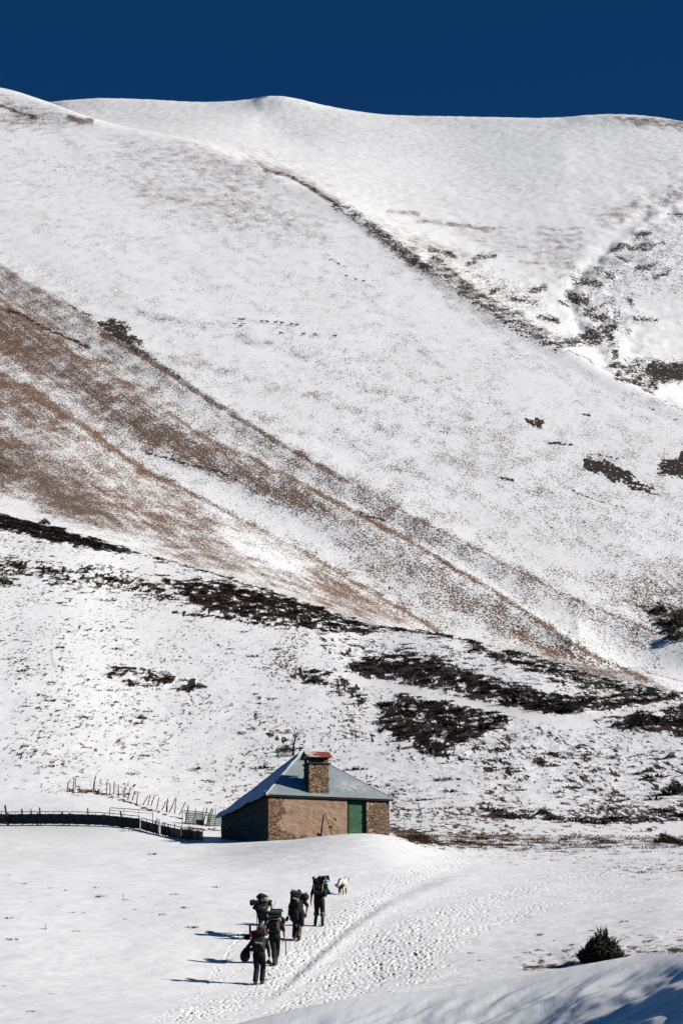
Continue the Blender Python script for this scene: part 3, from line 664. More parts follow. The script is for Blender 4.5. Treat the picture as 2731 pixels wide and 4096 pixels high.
# ------------------------------------------------------------------ mesh builder for objects
class MB:
    """collects tapered tubes, ellipsoids, boxes and loose polygons, then links them as ONE mesh object"""
    def __init__(s): s.v, s.f = [], []
    def _add(s, vs, fs):
        b = len(s.v); s.v += [tuple(x) for x in vs]; s.f += [tuple(i + b for i in f) for f in fs]; return s
    def tube(s, pts, rads, seg=8, cap=True, round_cap=False):
        pts = [Vector(p) for p in pts]; rads = list(rads) if hasattr(rads, '__len__') else [rads] * len(pts)
        if round_cap:
            d0 = (pts[0] - pts[1]).normalized(); d1 = (pts[-1] - pts[-2]).normalized()
            a, b = rads[0], rads[-1]
            pts = [pts[0] + d0 * a * 0.95, pts[0] + d0 * a * 0.6] + pts + [pts[-1] + d1 * b * 0.6, pts[-1] + d1 * b * 0.95]
            rads = [a * 0.3, a * 0.8] + rads + [b * 0.8, b * 0.3]
        vs, fs = [], []
        n = len(pts); up = None
        for i, p in enumerate(pts):
            d = (pts[min(i + 1, n - 1)] - pts[max(i - 1, 0)]).normalized()
            if up is None: up = d.orthogonal().normalized()
            up = (up - d * up.dot(d)).normalized(); w = d.cross(up)
            for k in range(seg):
                t = 2 * math.pi * k / seg
                vs.append(p + (up * math.cos(t) + w * math.sin(t)) * rads[i])
        for i in range(n - 1):
            for k in range(seg):
                a, b = i * seg + k, i * seg + (k + 1) % seg
                fs.append((a, b, b + seg, a + seg))
        if cap:
            fs.append(tuple(range(seg - 1, -1, -1))); fs.append(tuple((n - 1) * seg + k for k in range(seg)))
        return s._add(vs, fs)
    def limb(s, p0, p1, r0, r1, seg=12): return s.tube([p0, p1], [r0, r1], seg, True, True)
    def ball(s, c, r, rot=(0, 0, 0), seg=14, rings=8):
        r = (r, r, r) if not hasattr(r, '__len__') else r
        M = Euler(rot).to_matrix(); c = Vector(c); vs = [c + M @ Vector((0, 0, r[2]))]; fs = []
        for i in range(1, rings):
            t = math.pi * i / rings
            for k in range(seg):
                q = 2 * math.pi * k / seg
                vs.append(c + M @ Vector((r[0] * math.sin(t) * math.cos(q), r[1] * math.sin(t) * math.sin(q), r[2] * math.cos(t))))
        vs.append(c + M @ Vector((0, 0, -r[2]))); L = len(vs) - 1
        for k in range(seg):
            fs.append((0, 1 + k, 1 + (k + 1) % seg)); fs.append((L, L - seg + (k + 1) % seg, L - seg + k))
        for i in range(rings - 2):
            for k in range(seg):
                a, b = 1 + i * seg + k, 1 + i * seg + (k + 1) % seg
                fs.append((a, a + seg, b + seg, b))
        return s._add(vs, fs)
    def box(s, lo, hi, rot=(0, 0, 0), ch=0.0):
        lo, hi = Vector(lo), Vector(hi); c = (lo + hi) / 2; h = (hi - lo) / 2; M = Euler(rot).to_matrix()
        if ch <= 0:
            vs = [c + M @ Vector((h.x * i, h.y * j, h.z * k)) for k in (-1, 1) for j in (-1, 1) for i in (-1, 1)]
            return s._add(vs, [(0, 2, 3, 1), (4, 5, 7, 6), (0, 1, 5, 4), (2, 6, 7, 3), (0, 4, 6, 2), (1, 3, 7, 5)])
        # chamfered: outline in x-z, four rings along y
        vs, fs = [], []
        for (dy, e) in ((-1, ch), (-1 + ch / h.y, 0), (1 - ch / h.y, 0), (1, ch)):
            x, z = h.x - e, h.z - e
            q = [(-x + ch, -z), (x - ch, -z), (x, -z + ch), (x, z - ch), (x - ch, z), (-x + ch, z), (-x, z - ch), (-x, -z + ch)]
            vs += [c + M @ Vector((a, dy * h.y, b)) for a, b in q]
        for i in range(3):
            for k in range(8):
                a, b = i * 8 + k, i * 8 + (k + 1) % 8
                fs.append((a, b, b + 8, a + 8))
        fs += [tuple(range(7, -1, -1)), tuple(range(24, 32))]
        return s._add(vs, fs)
    def poly(s, vs): return s._add(vs, [tuple(range(len(vs)))])
    def build(s, name, m, parent=None, smooth=False, voxel=None, relax=4):
        me = bpy.data.meshes.new(name); me.from_pydata(s.v, [], s.f); me.update()
        if voxel:
            o = bpy.data.objects.new(name, me); scene.collection.objects.link(o)
            r = o.modifiers.new('r', 'REMESH'); r.mode = 'VOXEL'; r.voxel_size = voxel
            if relax:
                q = o.modifiers.new('s', 'SMOOTH'); q.factor = 0.5; q.iterations = relax
            dg = bpy.context.evaluated_depsgraph_get(); me2 = bpy.data.meshes.new_from_object(o.evaluated_get(dg))
            bpy.data.objects.remove(o); bpy.data.meshes.remove(me); me = me2; me.name = name; smooth = True
        if smooth: me.polygons.foreach_set('use_smooth', [True] * len(me.polygons))
        me.materials.clear(); me.materials.append(m)
        return link(bpy.data.objects.new(name, me), parent)

def dense_box(lo, hi, step, amp, seed, name, m, parent):
    """a box cut into small squares whose surface is a little uneven, as hand-laid masonry"""
    lo, hi = np.array(lo, float), np.array(hi, float)
    n = np.maximum(1, np.round((hi - lo) / step).astype(int))
    V, Fc, idx = [], [], {}
    def vid(i, j, k):
        t = (i, j, k)
        if t not in idx: idx[t] = len(V); V.append(lo + (hi - lo) * np.array(t) / n)
        return idx[t]
    for ax in range(3):
        b, c = [(1, 2), (2, 0), (0, 1)][ax]
        for side in (0, n[ax]):
            for i in range(n[b]):
                for j in range(n[c]):
                    q = []
                    for di, dj in ((0, 0), (1, 0), (1, 1), (0, 1)):
                        t = [0, 0, 0]; t[ax] = side; t[b] = i + di; t[c] = j + dj; q.append(vid(*t))
                    Fc.append(q if side else q[::-1])
    V = np.array(V)
    nz = fbm(V[:, 0] * 2.6 + V[:, 1] * 3.1 + seed, V[:, 2] * 4.2 + V[:, 1] * 1.7, 3, seed)
    c = (lo + hi) / 2; d = (V - c) / ((hi - lo) / 2); d = np.where(np.abs(d) > 0.999, d, 0)
    d[:, 2] *= 0.2
    return np_mesh(name, V + d * (amp * nz)[:, None], np.array(Fc), m, parent)

# ------------------------------------------------------------------ materials of the hut
def wall_material():
    N = Nodes('stone_and_plaster')
    tc = N.n.new('ShaderNodeTexCoord'); sx = N.n.new('ShaderNodeSeparateXYZ'); N.l.new(tc.outputs['Object'], sx.inputs[0])
    x, z = sx.outputs['X'], sx.outputs['Z']
    vec = N.coords()
    st = N.coords((1.6, 1.6, 5.2))
    vo = N.voro(st, 1.7); ve = N.voro(st, 1.7, 'DISTANCE_TO_EDGE')
    big = N.noise(vec, 1.6, 4, 0.65); fine = N.noise(vec, 14, 4, 0.65)
    hs = N.n.new('ShaderNodeSeparateColor'); N.l.new(vo.outputs['Color'], hs.inputs[0])
    stone = N.mix(hs.outputs[0], (0.27, 0.175, 0.115), (0.50, 0.35, 0.235))
    stone = N.mix(N.rng(hs.outputs[1], 0.62, 0.72), stone, (0.50, 0.25, 0.15))
    stone = N.mix(N.rng(ve.outputs['Distance'], 0.02, 0.09), (0.14, 0.10, 0.07), stone)
    stone = N.mix(N.rng(fine, 0.3, 0.7, 0.0, 0.5), stone, (0.16, 0.12, 0.085))
    pl = N.mix(N.rng(big, 0.3, 0.7), (0.62, 0.43, 0.295), (0.45, 0.27, 0.175))
    pl = N.mix(N.rng(N.noise(vec, 2.6, 5, 0.7), 0.52, 0.64, 0, 0.6), pl, (0.43, 0.225, 0.14))
    pl = N.mix(N.rng(N.noise(N.coords((1, 1, 2.2)), 4.5, 5, 0.7), 0.57, 0.66, 0, 0.45), pl, (0.17, 0.115, 0.08))
    pl = N.mix(N.rng(fine, 0.45, 0.75, 0.0, 0.55), pl, (0.19, 0.13, 0.085))
    e = N.math('ABSOLUTE', N.math('SUBTRACT', x, 3.2))
    m = N.math('ADD', N.rng(e, 1.5, 3.0, 0.0, 0.60, False), N.math('MULTIPLY', N.math('SUBTRACT', big, 0.5), 1.5))
    m = N.math('ADD', m, N.rng(z, 0.9, 0.1, 0.0, 0.35))
    m = N.rng(m, 0.30, 0.44)
    N.color(N.mix(m, pl, stone)); N.rough(0.92)
    h = N.math('ADD', N.math('MULTIPLY', N.rng(ve.outputs['Distance'], 0.0, 0.12), m), N.math('MULTIPLY', fine, 0.6))
    N.bump(h, 1.0, 0.05)
    return N.m

def chimney_material():
    N = Nodes('chimney_stone')
    st = N.coords((1.5, 1.5, 6.5)); vec = N.coords()
    vo = N.voro(st, 1.5); ve = N.voro(st, 1.5, 'DISTANCE_TO_EDGE')
    hs = N.n.new('ShaderNodeSeparateColor'); N.l.new(vo.outputs['Color'], hs.inputs[0])
    c = N.mix(hs.outputs[0], (0.22, 0.145, 0.09), (0.44, 0.31, 0.20))
    c = N.mix(N.rng(hs.outputs[1], 0.60, 0.70), c, (0.48, 0.25, 0.13))
    c = N.mix(N.rng(ve.outputs['Distance'], 0.01, 0.07), (0.06, 0.045, 0.035), c)
    c = N.mix(N.rng(N.noise(vec, 12, 4), 0.4, 0.75, 0, 0.6), c, (0.14, 0.10, 0.075))
    N.color(c); N.rough(0.93)
    N.bump(N.math('ADD', N.rng(ve.outputs['Distance'], 0.0, 0.10), N.math('MULTIPLY', N.noise(vec, 18, 3), 0.5)), 1.0, 0.04)
    return N.m

def tin_material():
    N = Nodes('galvanised_corrugated_iron')
    vec = N.coords()
    n = N.noise(vec, 0.9, 4, 0.6); st = N.noise(N.coords((9, 1.2, 1.2)), 1.2, 3)
    c = N.mix(N.rng(n, 0.3, 0.7), (0.50, 0.55, 0.55), (0.38, 0.43, 0.43))
    c = N.mix(N.rng(st, 0.5, 0.8, 0, 0.45), c, (0.22, 0.23, 0.22))
    # thin frost left on the shallower sheets
    tc = N.n.new('ShaderNodeTexCoord'); ds = N.n.new('ShaderNodeVectorMath'); ds.operation = 'DISTANCE'
    N.l.new(tc.outputs['Object'], ds.inputs[0]); ds.inputs[1].default_value = (5.1, 1.1, 3.3)
    fr = N.math('MULTIPLY', N.rng(ds.outputs['Value'], 1.25, 0.2), N.rng(N.noise(vec, 3.2, 4, 0.65), 0.42, 0.58))
    c = N.mix(fr, c, (0.78, 0.8, 0.82))
    N.color(c); N.rough(0.48); N.b.inputs['Metallic'].default_value = 0.25
    return N.m

def rust_material():
    N = Nodes('rusted_cap_sheet')
    vec = N.coords(); n = N.noise(N.coords((1, 1, 2.5)), 2.1, 5, 0.65, 0.4)
    tc = N.n.new('ShaderNodeTexCoord'); sx = N.n.new('ShaderNodeSeparateXYZ'); N.l.new(tc.outputs['Object'], sx.inputs[0])
    f = N.math('ADD', n, N.rng(sx.outputs['X'], 2.4, 3.2, -0.12, 0.16, False))
    c = N.mix(N.rng(f, 0.44, 0.54), (0.55, 0.50, 0.44), (0.23, 0.052, 0.036))
    N.color(N.mix(N.rng(N.noise(vec, 16, 3), 0.5, 0.8, 0, 0.5), c, (0.33, 0.12, 0.06))); N.rough(0.7)
    return N.m

def door_material():
    N = Nodes('peeling_green_paint')
    vec = N.coords((14, 14, 1.1)); n = N.noise(vec, 1.3, 5, 0.65); b = N.noise(N.coords(), 2.4, 4, 0.6)
    tc = N.n.new('ShaderNodeTexCoord'); sx = N.n.new('ShaderNodeSeparateXYZ'); N.l.new(tc.outputs['Object'], sx.inputs[0])
    c = N.mix(N.rng(b, 0.35, 0.65), (0.045, 0.125, 0.06), (0.07, 0.18, 0.085))
    wear = N.math('ADD', n, N.rng(sx.outputs['Z'], 1.2, 0.2, 0.0, 0.10, False))
    c = N.mix(N.rng(wear, 0.56, 0.70, 0, 0.7), c, (0.27, 0.33, 0.17))
    plank = N.math('PINGPONG', sx.outputs['X'], 0.09)
    c = N.mix(N.rng(plank, 0.0, 0.008), (0.015, 0.05, 0.02), c)
    N.color(c); N.rough(0.6)
    N.bump(N.math('ADD', N.rng(plank, 0.0, 0.01), N.math('MULTIPLY', n, 0.3)), 0.5, 0.01)
    return N.m

WALL, CHIM, TIN, RUST, DOOR = wall_material(), chimney_material(), tin_material(), rust_material(), door_material()
WOODD = cloth('dark_weathered_wood', (0.055, 0.042, 0.032), (0.025, 0.02, 0.016), 8)
WOOD = cloth('grey_brown_stake_wood', (0.085, 0.062, 0.046), (0.04, 0.03, 0.023), 7)
WOODW = cloth('warm_post_wood', (0.24, 0.155, 0.10), (0.10, 0.07, 0.05), 6)
IRON = cloth('dark_iron', (0.04, 0.04, 0.042), (0.06, 0.04, 0.03), 12, 0.6, 0.2, 0.4)
def plain_snow():
    N = Nodes('fresh_snow'); v = N.coords()
    N.color((0.86, 0.87, 0.885)); N.rough(0.6); N.bump(N.noise(v, 7, 4, 0.6), 0.4, 0.05); return N.m
SNOW = plain_snow()

# ------------------------------------------------------------------ the hut
TH = R_(17.2)
HZ = 14.53
hp = at(1073, 3364, 130.0)
hut = empty('stone_hut', (hp.x, hp.y, HZ), TH)
tag(hut, 'low stone and plaster mountain hut with a corrugated pyramid roof standing on the snow', 'hut')
HW, HL, EZ = 6.95, 10.4, 2.55
AP = Vector((HW / 2 + 0.03, HL / 2 + 0.02, 5.88))
dense_box((0, 0, -0.9), (4.5, 0.42, 2.50), 0.09, 0.011, 3, 'front_wall', WALL, hut)
dense_box((5.62, 0, -0.9), (HW, 0.42, 2.50), 0.09, 0.011, 3, 'front_wall', WALL, hut)
dense_box((4.5, 0.03, 2.36), (5.62, 0.40, 2.50), 0.09, 0.004, 4, 'lintel', WOODD, hut)
dense_box((0.0, 0.42, -0.9), (0.42, HL - 0.42, 2.50), 0.16, 0.020, 5, 'side_wall', WALL, hut)
dense_box((HW - 0.42, 0.42, -0.9), (HW, HL - 0.42, 2.50), 0.2, 0.020, 6, 'side_wall', WALL, hut)
dense_box((0.0, HL - 0.42, -0.9), (HW, HL, 2.50), 0.2, 0.020, 7, 'back_wall', WALL, hut)
# wooden door set back in its opening
dr = MB().box((4.66, 0.13, -0.75), (5.60, 0.18, 2.34)).build('door', DOOR, hut)
MB().box((5.47, 0.07, 1.18), (5.56, 0.128, 1.30), ch=0.01).tube([(5.51, 0.06, 1.24), (5.40, 0.06, 1.24)], 0.012, 6).build('handle', IRON, dr)
MB().box((4.502, 0.12, -0.75), (4.652, 0.30, 2.355)).build('door_post', WOODD, hut)
# boarded hatch on the shaded side
MB().box((-0.035, 8.0, 0.45), (-0.012, 8.45, 1.75)).box((-0.06, 8.0, 1.5), (-0.037, 8.45, 1.6)).build('shutter', WOODD, hut)
# little hole and nail marks
MB().ball((3.78, 0.005, 1.38), (0.07, 0.03, 0.05)).ball((3.85, 0.005, 1.31), (0.035, 0.03, 0.07)).build('wall_hole', IRON, hut)

def pyramid_faces():
    x0, x1, y0, y1 = -0.20, HW + 0.28, -0.13, HL + 0.22
    per, sub = 0.115, 8
    V, F = [], []
    ap = AP
    def face(a, b, flip):
        a, b = Vector(a), Vector(b); L = (b - a).length; e = (b - a) / L
        foot = (ap - a).dot(e); up = (ap - a - e * foot); nrm = e.cross(up).normalized() * (1 if not flip else -1)
        n = int(L / per * sub); base = len(V)
        for i in range(n + 1):
            s = L * i / n; t = min(s / foot, (L - s) / (L - foot)); t = max(t, 0)
            w = nrm * (0.010 * math.sin(2 * math.pi * s / per))
            for q in (0.0, 0.5, 1.0): V.append(a + e * s + up * (t * q) + w * (1 if t > 0.02 else 0))
        for i in range(n):
            for q in range(2):
                k = base + i * 3 + q; F.append((k, k + 3, k + 4, k + 1))
    face((x0, y0, EZ), (x1, y0, EZ), False)
    face((x1, y0, EZ), (x1, y1, EZ), False)
    face((x1, y1, EZ), (x0, y1, EZ), False)
    face((x0, y1, EZ), (x0, y0, EZ), False)
    return np.array([tuple(v) for v in V]), np.array(F), (x0, x1, y0, y1)
rv, rf, (rx0, rx1, ry0, ry1) = pyramid_faces()
roof = np_mesh('roof', rv, rf, TIN, hut, smooth=True)
hipm = cloth('pale_hip_flashing', (0.55, 0.57, 0.56), (0.42, 0.44, 0.43), 5, 0.5, 0.1, 0.2)
for c in ((rx0, ry0), (rx1, ry0), (rx1, ry1), (rx0, ry1)):
    a = Vector((c[0], c[1], EZ + 0.012)); b = AP + Vector((0, 0, 0.012)); d = (b - a).normalized(); w = d.cross(Vector((0, 0, 1))).normalized() * 0.11
    dn = Vector((0, 0, -0.085)); up = Vector((0, 0, 0.03))
    MB()._add([a - w + dn, a + up, a + w + dn, b - w * 0.4 + dn * 0.5, b + up, b + w * 0.4 + dn * 0.5], [(0, 1, 4, 3), (1, 2, 5, 4), (0, 3, 5, 2), (0, 2, 1), (3, 4, 5)]).build('hip_flashing', hipm, roof)
fb = MB()
fb.box((rx0 + 0.06, ry0 + 0.035, EZ - 0.10), (rx1 - 0.06, ry0 + 0.07, EZ - 0.018))
fb.build('eave_board', WOODD, roof)
# snow lying on the shaded left slope, lumpy along the eave
ns_, nt_ = 90, 40
SV, SF = [], []
a, b = Vector((rx0, ry1, EZ)), Vector((rx0, ry0, EZ))
for i in range(ns_ + 1):
    for j in range(nt_ + 1):
        s, t = i / ns_, j / nt_
        t2 = t
        p = a.lerp(b, s).lerp(AP, t2)
        n3 = float(fbm(np.array([s * 9.0]), np.array([t * 6.0]), 3, 19)[0])
        th = 0.065 + 0.03 * n3
        if s < 0.015 or s > 0.985 or t > 0.985: th = 0.016
        if t == 0:
            p += Vector((-0.10 - 0.07 * float(fbm(np.array([s * 16.0]), np.array([0.3]), 3, 5)[0]), 0, -0.10 - 0.06 * float(fbm(np.array([s * 13.0]), np.array([7.3]), 2, 8)[0]))); th = 0.0
        elif j <= 2: p += Vector((-0.09, 0, -0.03)) * (1 - (j - 1) / 2); th += 0.06
        SV.append(p + Vector((-0.66 * th, 0, 0.75 * th)))
for i in range(ns_):
    for j in range(nt_):
        k = i * (nt_ + 1) + j; SF.append((k, k + nt_ + 1, k + nt_ + 2, k + 1))
np_mesh('snow_layer', np.array([tuple(v) for v in SV]), np.array(SF), SNOW, roof, smooth=True)
# chimney: stone stack, slab, open sides and a rusted folded sheet
cx0, cx1, cy0, cy1 = 2.36, 3.50, 0.20, 1.25
ch = dense_box((cx0, cy0, 2.4), (cx1, cy1, 4.38), 0.075, 0.03, 12, 'chimney', CHIM, hut)
MB().box((cx0 - 0.08, cy0 - 0.08, 4.39), (cx1 + 0.08, cy1 + 0.08, 4.47), ch=0.012).build('chimney_slab', cloth('dark_slate', (0.07, 0.06, 0.055), (0.04, 0.035, 0.03), 6), ch)
leg = MB()
for px in (cx0 + 0.02, cx1 - 0.14):
    for py in (cy0 + 0.04, cy1 - 0.16): leg.box((px, py, 4.47), (px + 0.12, py + 0.12, 4.74))
leg.box((cx0 + 0.14, cy0 + 0.45, 4.47), (cx1 - 0.14, cy0 + 0.6, 4.74))
leg.build('chimney_pillar', CHIM, ch)
cap = MB(); ya, yb, yr = cy0 - 0.24, cy1 + 0.24, (cy0 + cy1) / 2
xa, xb, za, zr = cx0 - 0.17, cx1 + 0.17, 4.74, 5.14
for sgn in (0, 1):
    ye = (ya, yb)[sgn]
    cap._add([(xa, ye, za), (xb, ye, za), (xb, yr, zr), (xa, yr, zr), (xa, ye, za + 0.02), (xb, ye, za + 0.02), (xb, yr, zr + 0.022), (xa, yr, zr + 0.022)],
             [(0, 1, 2, 3), (7, 6, 5, 4), (0, 4, 5, 1), (1, 5, 6, 2), (3, 7, 4, 0)])
cap.build('chimney_cap', RUST, ch)
for xg in (xa + 0.1, xb - 0.1):
    MB()._add([(xg - 0.01, ya + 0.15, za), (xg - 0.01, yb - 0.15, za), (xg - 0.01, yr, zr - 0.08), (xg + 0.01, ya + 0.15, za), (xg + 0.01, yb - 0.15, za), (xg + 0.01, yr, zr - 0.08)], [(0, 2, 1), (3, 4, 5), (0, 1, 4, 3), (1, 2, 5, 4), (2, 0, 3, 5)]).build('cap_gable', IRON, ch)
# long-handled tool leaning on the front wall
def hut_pt(x, y, z): return hut.matrix_basis @ Vector((x, y, z))
tl = empty('hand_tool', hut_pt(3.58, -0.38, 0.30), TH)
tag(tl, 'long wooden tool handle leaning against the plaster front wall beside the green door', 'tool')
MB().tube([(0, 0, -0.1), (-0.37, 0.345, 1.32)], [0.026, 0.02], 8).build('handle', WOODD, tl)
MB().box((-0.20, 0.02, 0.50), (-0.01, 0.06, 0.62), (0.2, 0.5, 0)).tube([(-0.10, 0.1, 0.42), (0.03, 0.02, 0.40)], 0.022, 6).build('tool_head', IRON, tl)

# ------------------------------------------------------------------ sheep pen: hurdles, posts, stakes, sheet
GALV = cloth('galvanised_tube', (0.12, 0.12, 0.12), (0.07, 0.07, 0.07), 20, 0.45, 0.1, 0.5)
TARP = cloth('dark_green_sheeting', (0.018, 0.024, 0.024), (0.028, 0.032, 0.03), 3, 0.55, 0.5)
def hurdle(P0, P1, h, label, sheet=True, legs=3):
    """a tubular sheep hurdle, its lower part covered with dark sheeting"""
    P0, P1 = Vector(P0), Vector(P1); d = P1 - P0; L = math.hypot(d.x, d.y); sl = d.z / L
    root = empty('sheep_hurdle', P0, math.atan2(d.y, d.x))
    tag(root, label, 'hurdle', 'hurdles of the sheep pen')
    q = lambda x, z: Vector((x, 0, z + sl * x))
    c = 0.10; fr = MB()
    fr.tube([q(0.025, -0.15), q(0.025, h - c), q(0.025 + c * 0.3, h - c * 0.3), q(0.025 + c, h), q(L - 0.025 - c, h), q(L - 0.025 - c * 0.3, h - c * 0.3), q(L - 0.025, h - c), q(L - 0.025, -0.15)], 0.023, 8)
    fr.tube([q(0.03, h - 0.16), q(L - 0.03, h - 0.16)], 0.016, 6); fr.tube([q(0.03, 0.10), q(L - 0.03, 0.10)], 0.016, 6)
    for k in range(1, legs + 1):
        x = L * k / (legs + 1); fr.tube([q(x, -0.15), q(x, h)], 0.014, 6)
    fr.build('frame', GALV, root, True)
    if sheet:
        n = 40; V, F = [], []
        for i in range(n + 1):
            x = 0.012 + (L - 0.024) * i / n
            for z, e in ((0.045, 0.01), (0.2, 0), (h * 0.5, 0), (h - 0.14, 0.012)):
                w = -0.035 + 0.008 * math.sin(x * 9 + z * 5) + 0.006 * math.sin(x * 23)
                V += [tuple(q(x, z + e * math.sin(x * 7)) + Vector((0, w, 0)))]
        for i in range(n):
            for j in range(3): k = i * 4 + j; F.append((k, k + 4, k + 5, k + 1))
        V2 = [(x, y - 0.006, z) for x, y, z in V]; m_ = len(V); F2 = F + [tuple(m_ + i for i in f[::-1]) for f in F]
        np_mesh('sheeting', np.array(V + V2), np.array(F2), TARP, root, smooth=True)
    return root
FB = [(-72, 3292), (30, 3297), (150, 3303), (277, 3307), (416, 3311), (560, 3314)]
FB2 = [(560, 3314), (640, 3330), (727, 3349), (815, 3361)]
FR1 = [151.2, 149.0, 147.2, 145.3, 143.2, 141.0]
def gnd(u, r):
    az = float(ray(u, 3330)[0]); x, y = r * math.sin(az), r * math.cos(az); return Vector((x, y, ground_at(x, y)))
HL_ = ['sheeted hurdle of the pen cut off by the frame edge, farthest from the hut', 'sheeted hurdle with a stout leaning post at its left end', 'sheeted hurdle with a tall post behind its left end, third from the frame edge',
       'sheeted hurdle with one tall post near its middle, next but one to the corner', 'sheeted hurdle ending at the corner of the pen with a leaning post at its middle']
for i in range(5):
    a, b = gnd(FB[i][0] + 0.3, FR1[i]), gnd(FB[i + 1][0] - 0.3, FR1[i + 1])
    hurdle(a, b, 0.80, HL_[i])
HL2 = ['sheeted hurdle just past the corner of the pen where the row turns towards the hut', 'middle hurdle of the row from the pen corner to the hut, thick with palings', 'sheeted hurdle nearest the hut wall, with a rounded bare tube at its end']
# the second row comes forward to the hut's shadow
Rr2 = [141.0, 138.8, 136.2, 134.0]
for i in range(3):
    hurdle(gnd(FB2[i][0] + 4, Rr2[i]), gnd(FB2[i + 1][0] - 3, Rr2[i + 1]), 0.72, HL2[i], True, 5)
hurdle(gnd(436, 146.5), gnd(612, 146.5), 0.86, 'bare tubular hurdle without sheeting standing inside the pen behind the corner', False, 2)
hurdle(gnd(727, 150), gnd(838, 150), 0.86, 'bare tubular hurdle standing against the corrugated sheets at the back of the pen', False, 3)

def stick(mb, a, b, r0, r1, wob=0.015):
    a, b = Vector(a), Vector(b); n = 5; pts = []
    for i in range(n + 1):
        t = i / n; pts.append(a.lerp(b, t) + Vector((random.uniform(-wob, wob), random.uniform(-wob, wob), 0)) * (1 if 0 < i < n else 0.3))
    mb.tube(pts, [r0 + (r1 - r0) * i / n for i in range(n + 1)], 7)
def upright(u0, v0, u1, v1, dr=0.0, row=None):
    """a stake whose foot is seen at (u0, v0) and whose tip at (u1, v1), standing in the ground"""
    g = hit(u0, v0, 131, 185) if row is None else gnd(u0, float(np.interp(u0, [q[0] for q in FB], FR1))); r = math.hypot(g.x, g.y) + dr; g = Vector((g.x * r / math.hypot(g.x, g.y), g.y * r / math.hypot(g.x, g.y), 0)); g.z = ground_at(g.x, g.y)
    return g, at(u1, v1, r)
POSTS = [(36, 3293, 22, 3221, 0.05, 'stout leaning wooden post at the left end of the pen'), (92, 3298, 88, 3236, 0.045, 'upright wooden post behind the second hurdle from the frame edge'),
         (132, 3300, 125, 3235, 0.03, 'thin wooden post leaning left between two hurdles'), (163, 3303, 160, 3230, 0.04, 'tall post at the left end of a sheeted hurdle, behind white snow'),
         (257, 3308, 250, 3246, 0.04, 'short post with a dark knot near the right end of a hurdle'), (357, 3312, 352, 3233, 0.035, 'tall thin post standing alone behind the middle of a hurdle'),
         (500, 3314, 483, 3246, 0.045, 'post leaning left behind the last hurdle before the pen corner')]
for (u0, v0, u1, v1, r, lb) in POSTS:
    g, t = upright(u0, v0, u1, v1, 0.10 if u0 > 60 else -0.12, 1)
    root = empty('wooden_post', g); r *= 1.35; mb = MB(); stick(mb, (0, 0, -0.2), t - g, r, r * 0.8); mb.v = [tuple(v) for v in mb.v]
    o = mb.build('shaft', WOODD, root, True); MB().tube([Vector(t - g) - Vector((0, 0, 0.004)), Vector(t - g) + Vector((0.0, 0, 0.012))], [r * 0.8, r * 0.5], 7).build('cut_end', WOODW, root)
    tag(root, lb, 'post', 'wooden posts of the pen')
P2 = [(590, 0.78), (616, 0.70), (624, 0.86), (631, 0.98), (638, 0.92), (652, 0.80), (662, 0.84), (676, 0.75), (697, 0.84), (720, 0.70), (728, 0.86), (742, 0.66), (754, 0.88), (764, 0.84), (790, 0.80)]
palis = empty('row_of_palings', gnd(590, 141))
tag(palis, 'uneven dark palings driven in along the hurdles from the pen corner to the hut', 'palings')
for u, h in P2:
    rr = np.interp(u, [560, 640, 727, 815], Rr2) - 0.14; g = gnd(u, rr) - palis.location
    mb = MB(); stick(mb, g - Vector((0, 0, 0.2)), g + Vector((random.uniform(-.06, .06), random.uniform(-.03, .03), h)), 0.032, 0.026); mb.build('paling', WOODD, palis, True)

def z2(x, y): return 400 + x / 3.136, 3080 + y / 3.136
def z3(x, y): return x / 1.742, 3080 + y / 1.742
ST = [z3(285, 124) + z3(293, 90) + (0.035,), z3(473, 137) + z3(477, 82) + (0.05,), z3(511, 135) + z3(521, 55) + (0.045,), z3(528, 133) + z3(528, 55) + (0.03,), z3(655, 142) + z3(668, 35) + (0.03,), z3(649, 140) + z3(660, 72) + (0.04,)]
for q in ((78, 305, 95, 170), (128, 305, 128, 160), (170, 305, 187, 140), (233, 350, 235, 178), (295, 345, 322, 205), (352, 372, 385, 215), (400, 382, 437, 260), (458, 425, 480, 270), (530, 438, 605, 325), (595, 445, 632, 312),
          (632, 452, 688, 315), (710, 487, 742, 345), (765, 502, 832, 390), (835, 530, 848, 355), (842, 530, 853, 358), (862, 535, 948, 348), (937, 545, 960, 350), (985, 560, 1070, 403)):
    ST.append(z2(*q[:2]) + z2(*q[2:]) + (0.038,))
sf = empty('stake_fence', hit(376, 3163, 140, 185))
tag(sf, 'straggling fence of thin crooked stakes and sagging wire across the snow behind the pen', 'fence')
tops = []
for u0, v0, u1, v1, r in ST:
    g, t = upright(u0, v0, u1, v1); g = g - sf.location; t = t - sf.location
    mb = MB(); stick(mb, g - Vector((0, 0, 0.15)), t, r, r * 0.75, 0.02); mb.build('stake', WOODW if r >= 0.042 else WOOD, sf, True); tops.append((g, t))
wire = MB()
for lvl in (0.45, 0.85):
    for i in range(3, len(tops) - 1):
        a = tops[i][0].lerp(tops[i][1], lvl); b = tops[i + 1][0].lerp(tops[i + 1][1], lvl * random.uniform(0.85, 1.1)); m_ = a.lerp(b, 0.5) - Vector((0, 0, 0.08 * (b - a).length))
        wire.tube([a, a.lerp(m_, 0.6), m_, m_.lerp(b, 0.4), b], 0.006, 4)
wire.build('wire', IRON, sf)
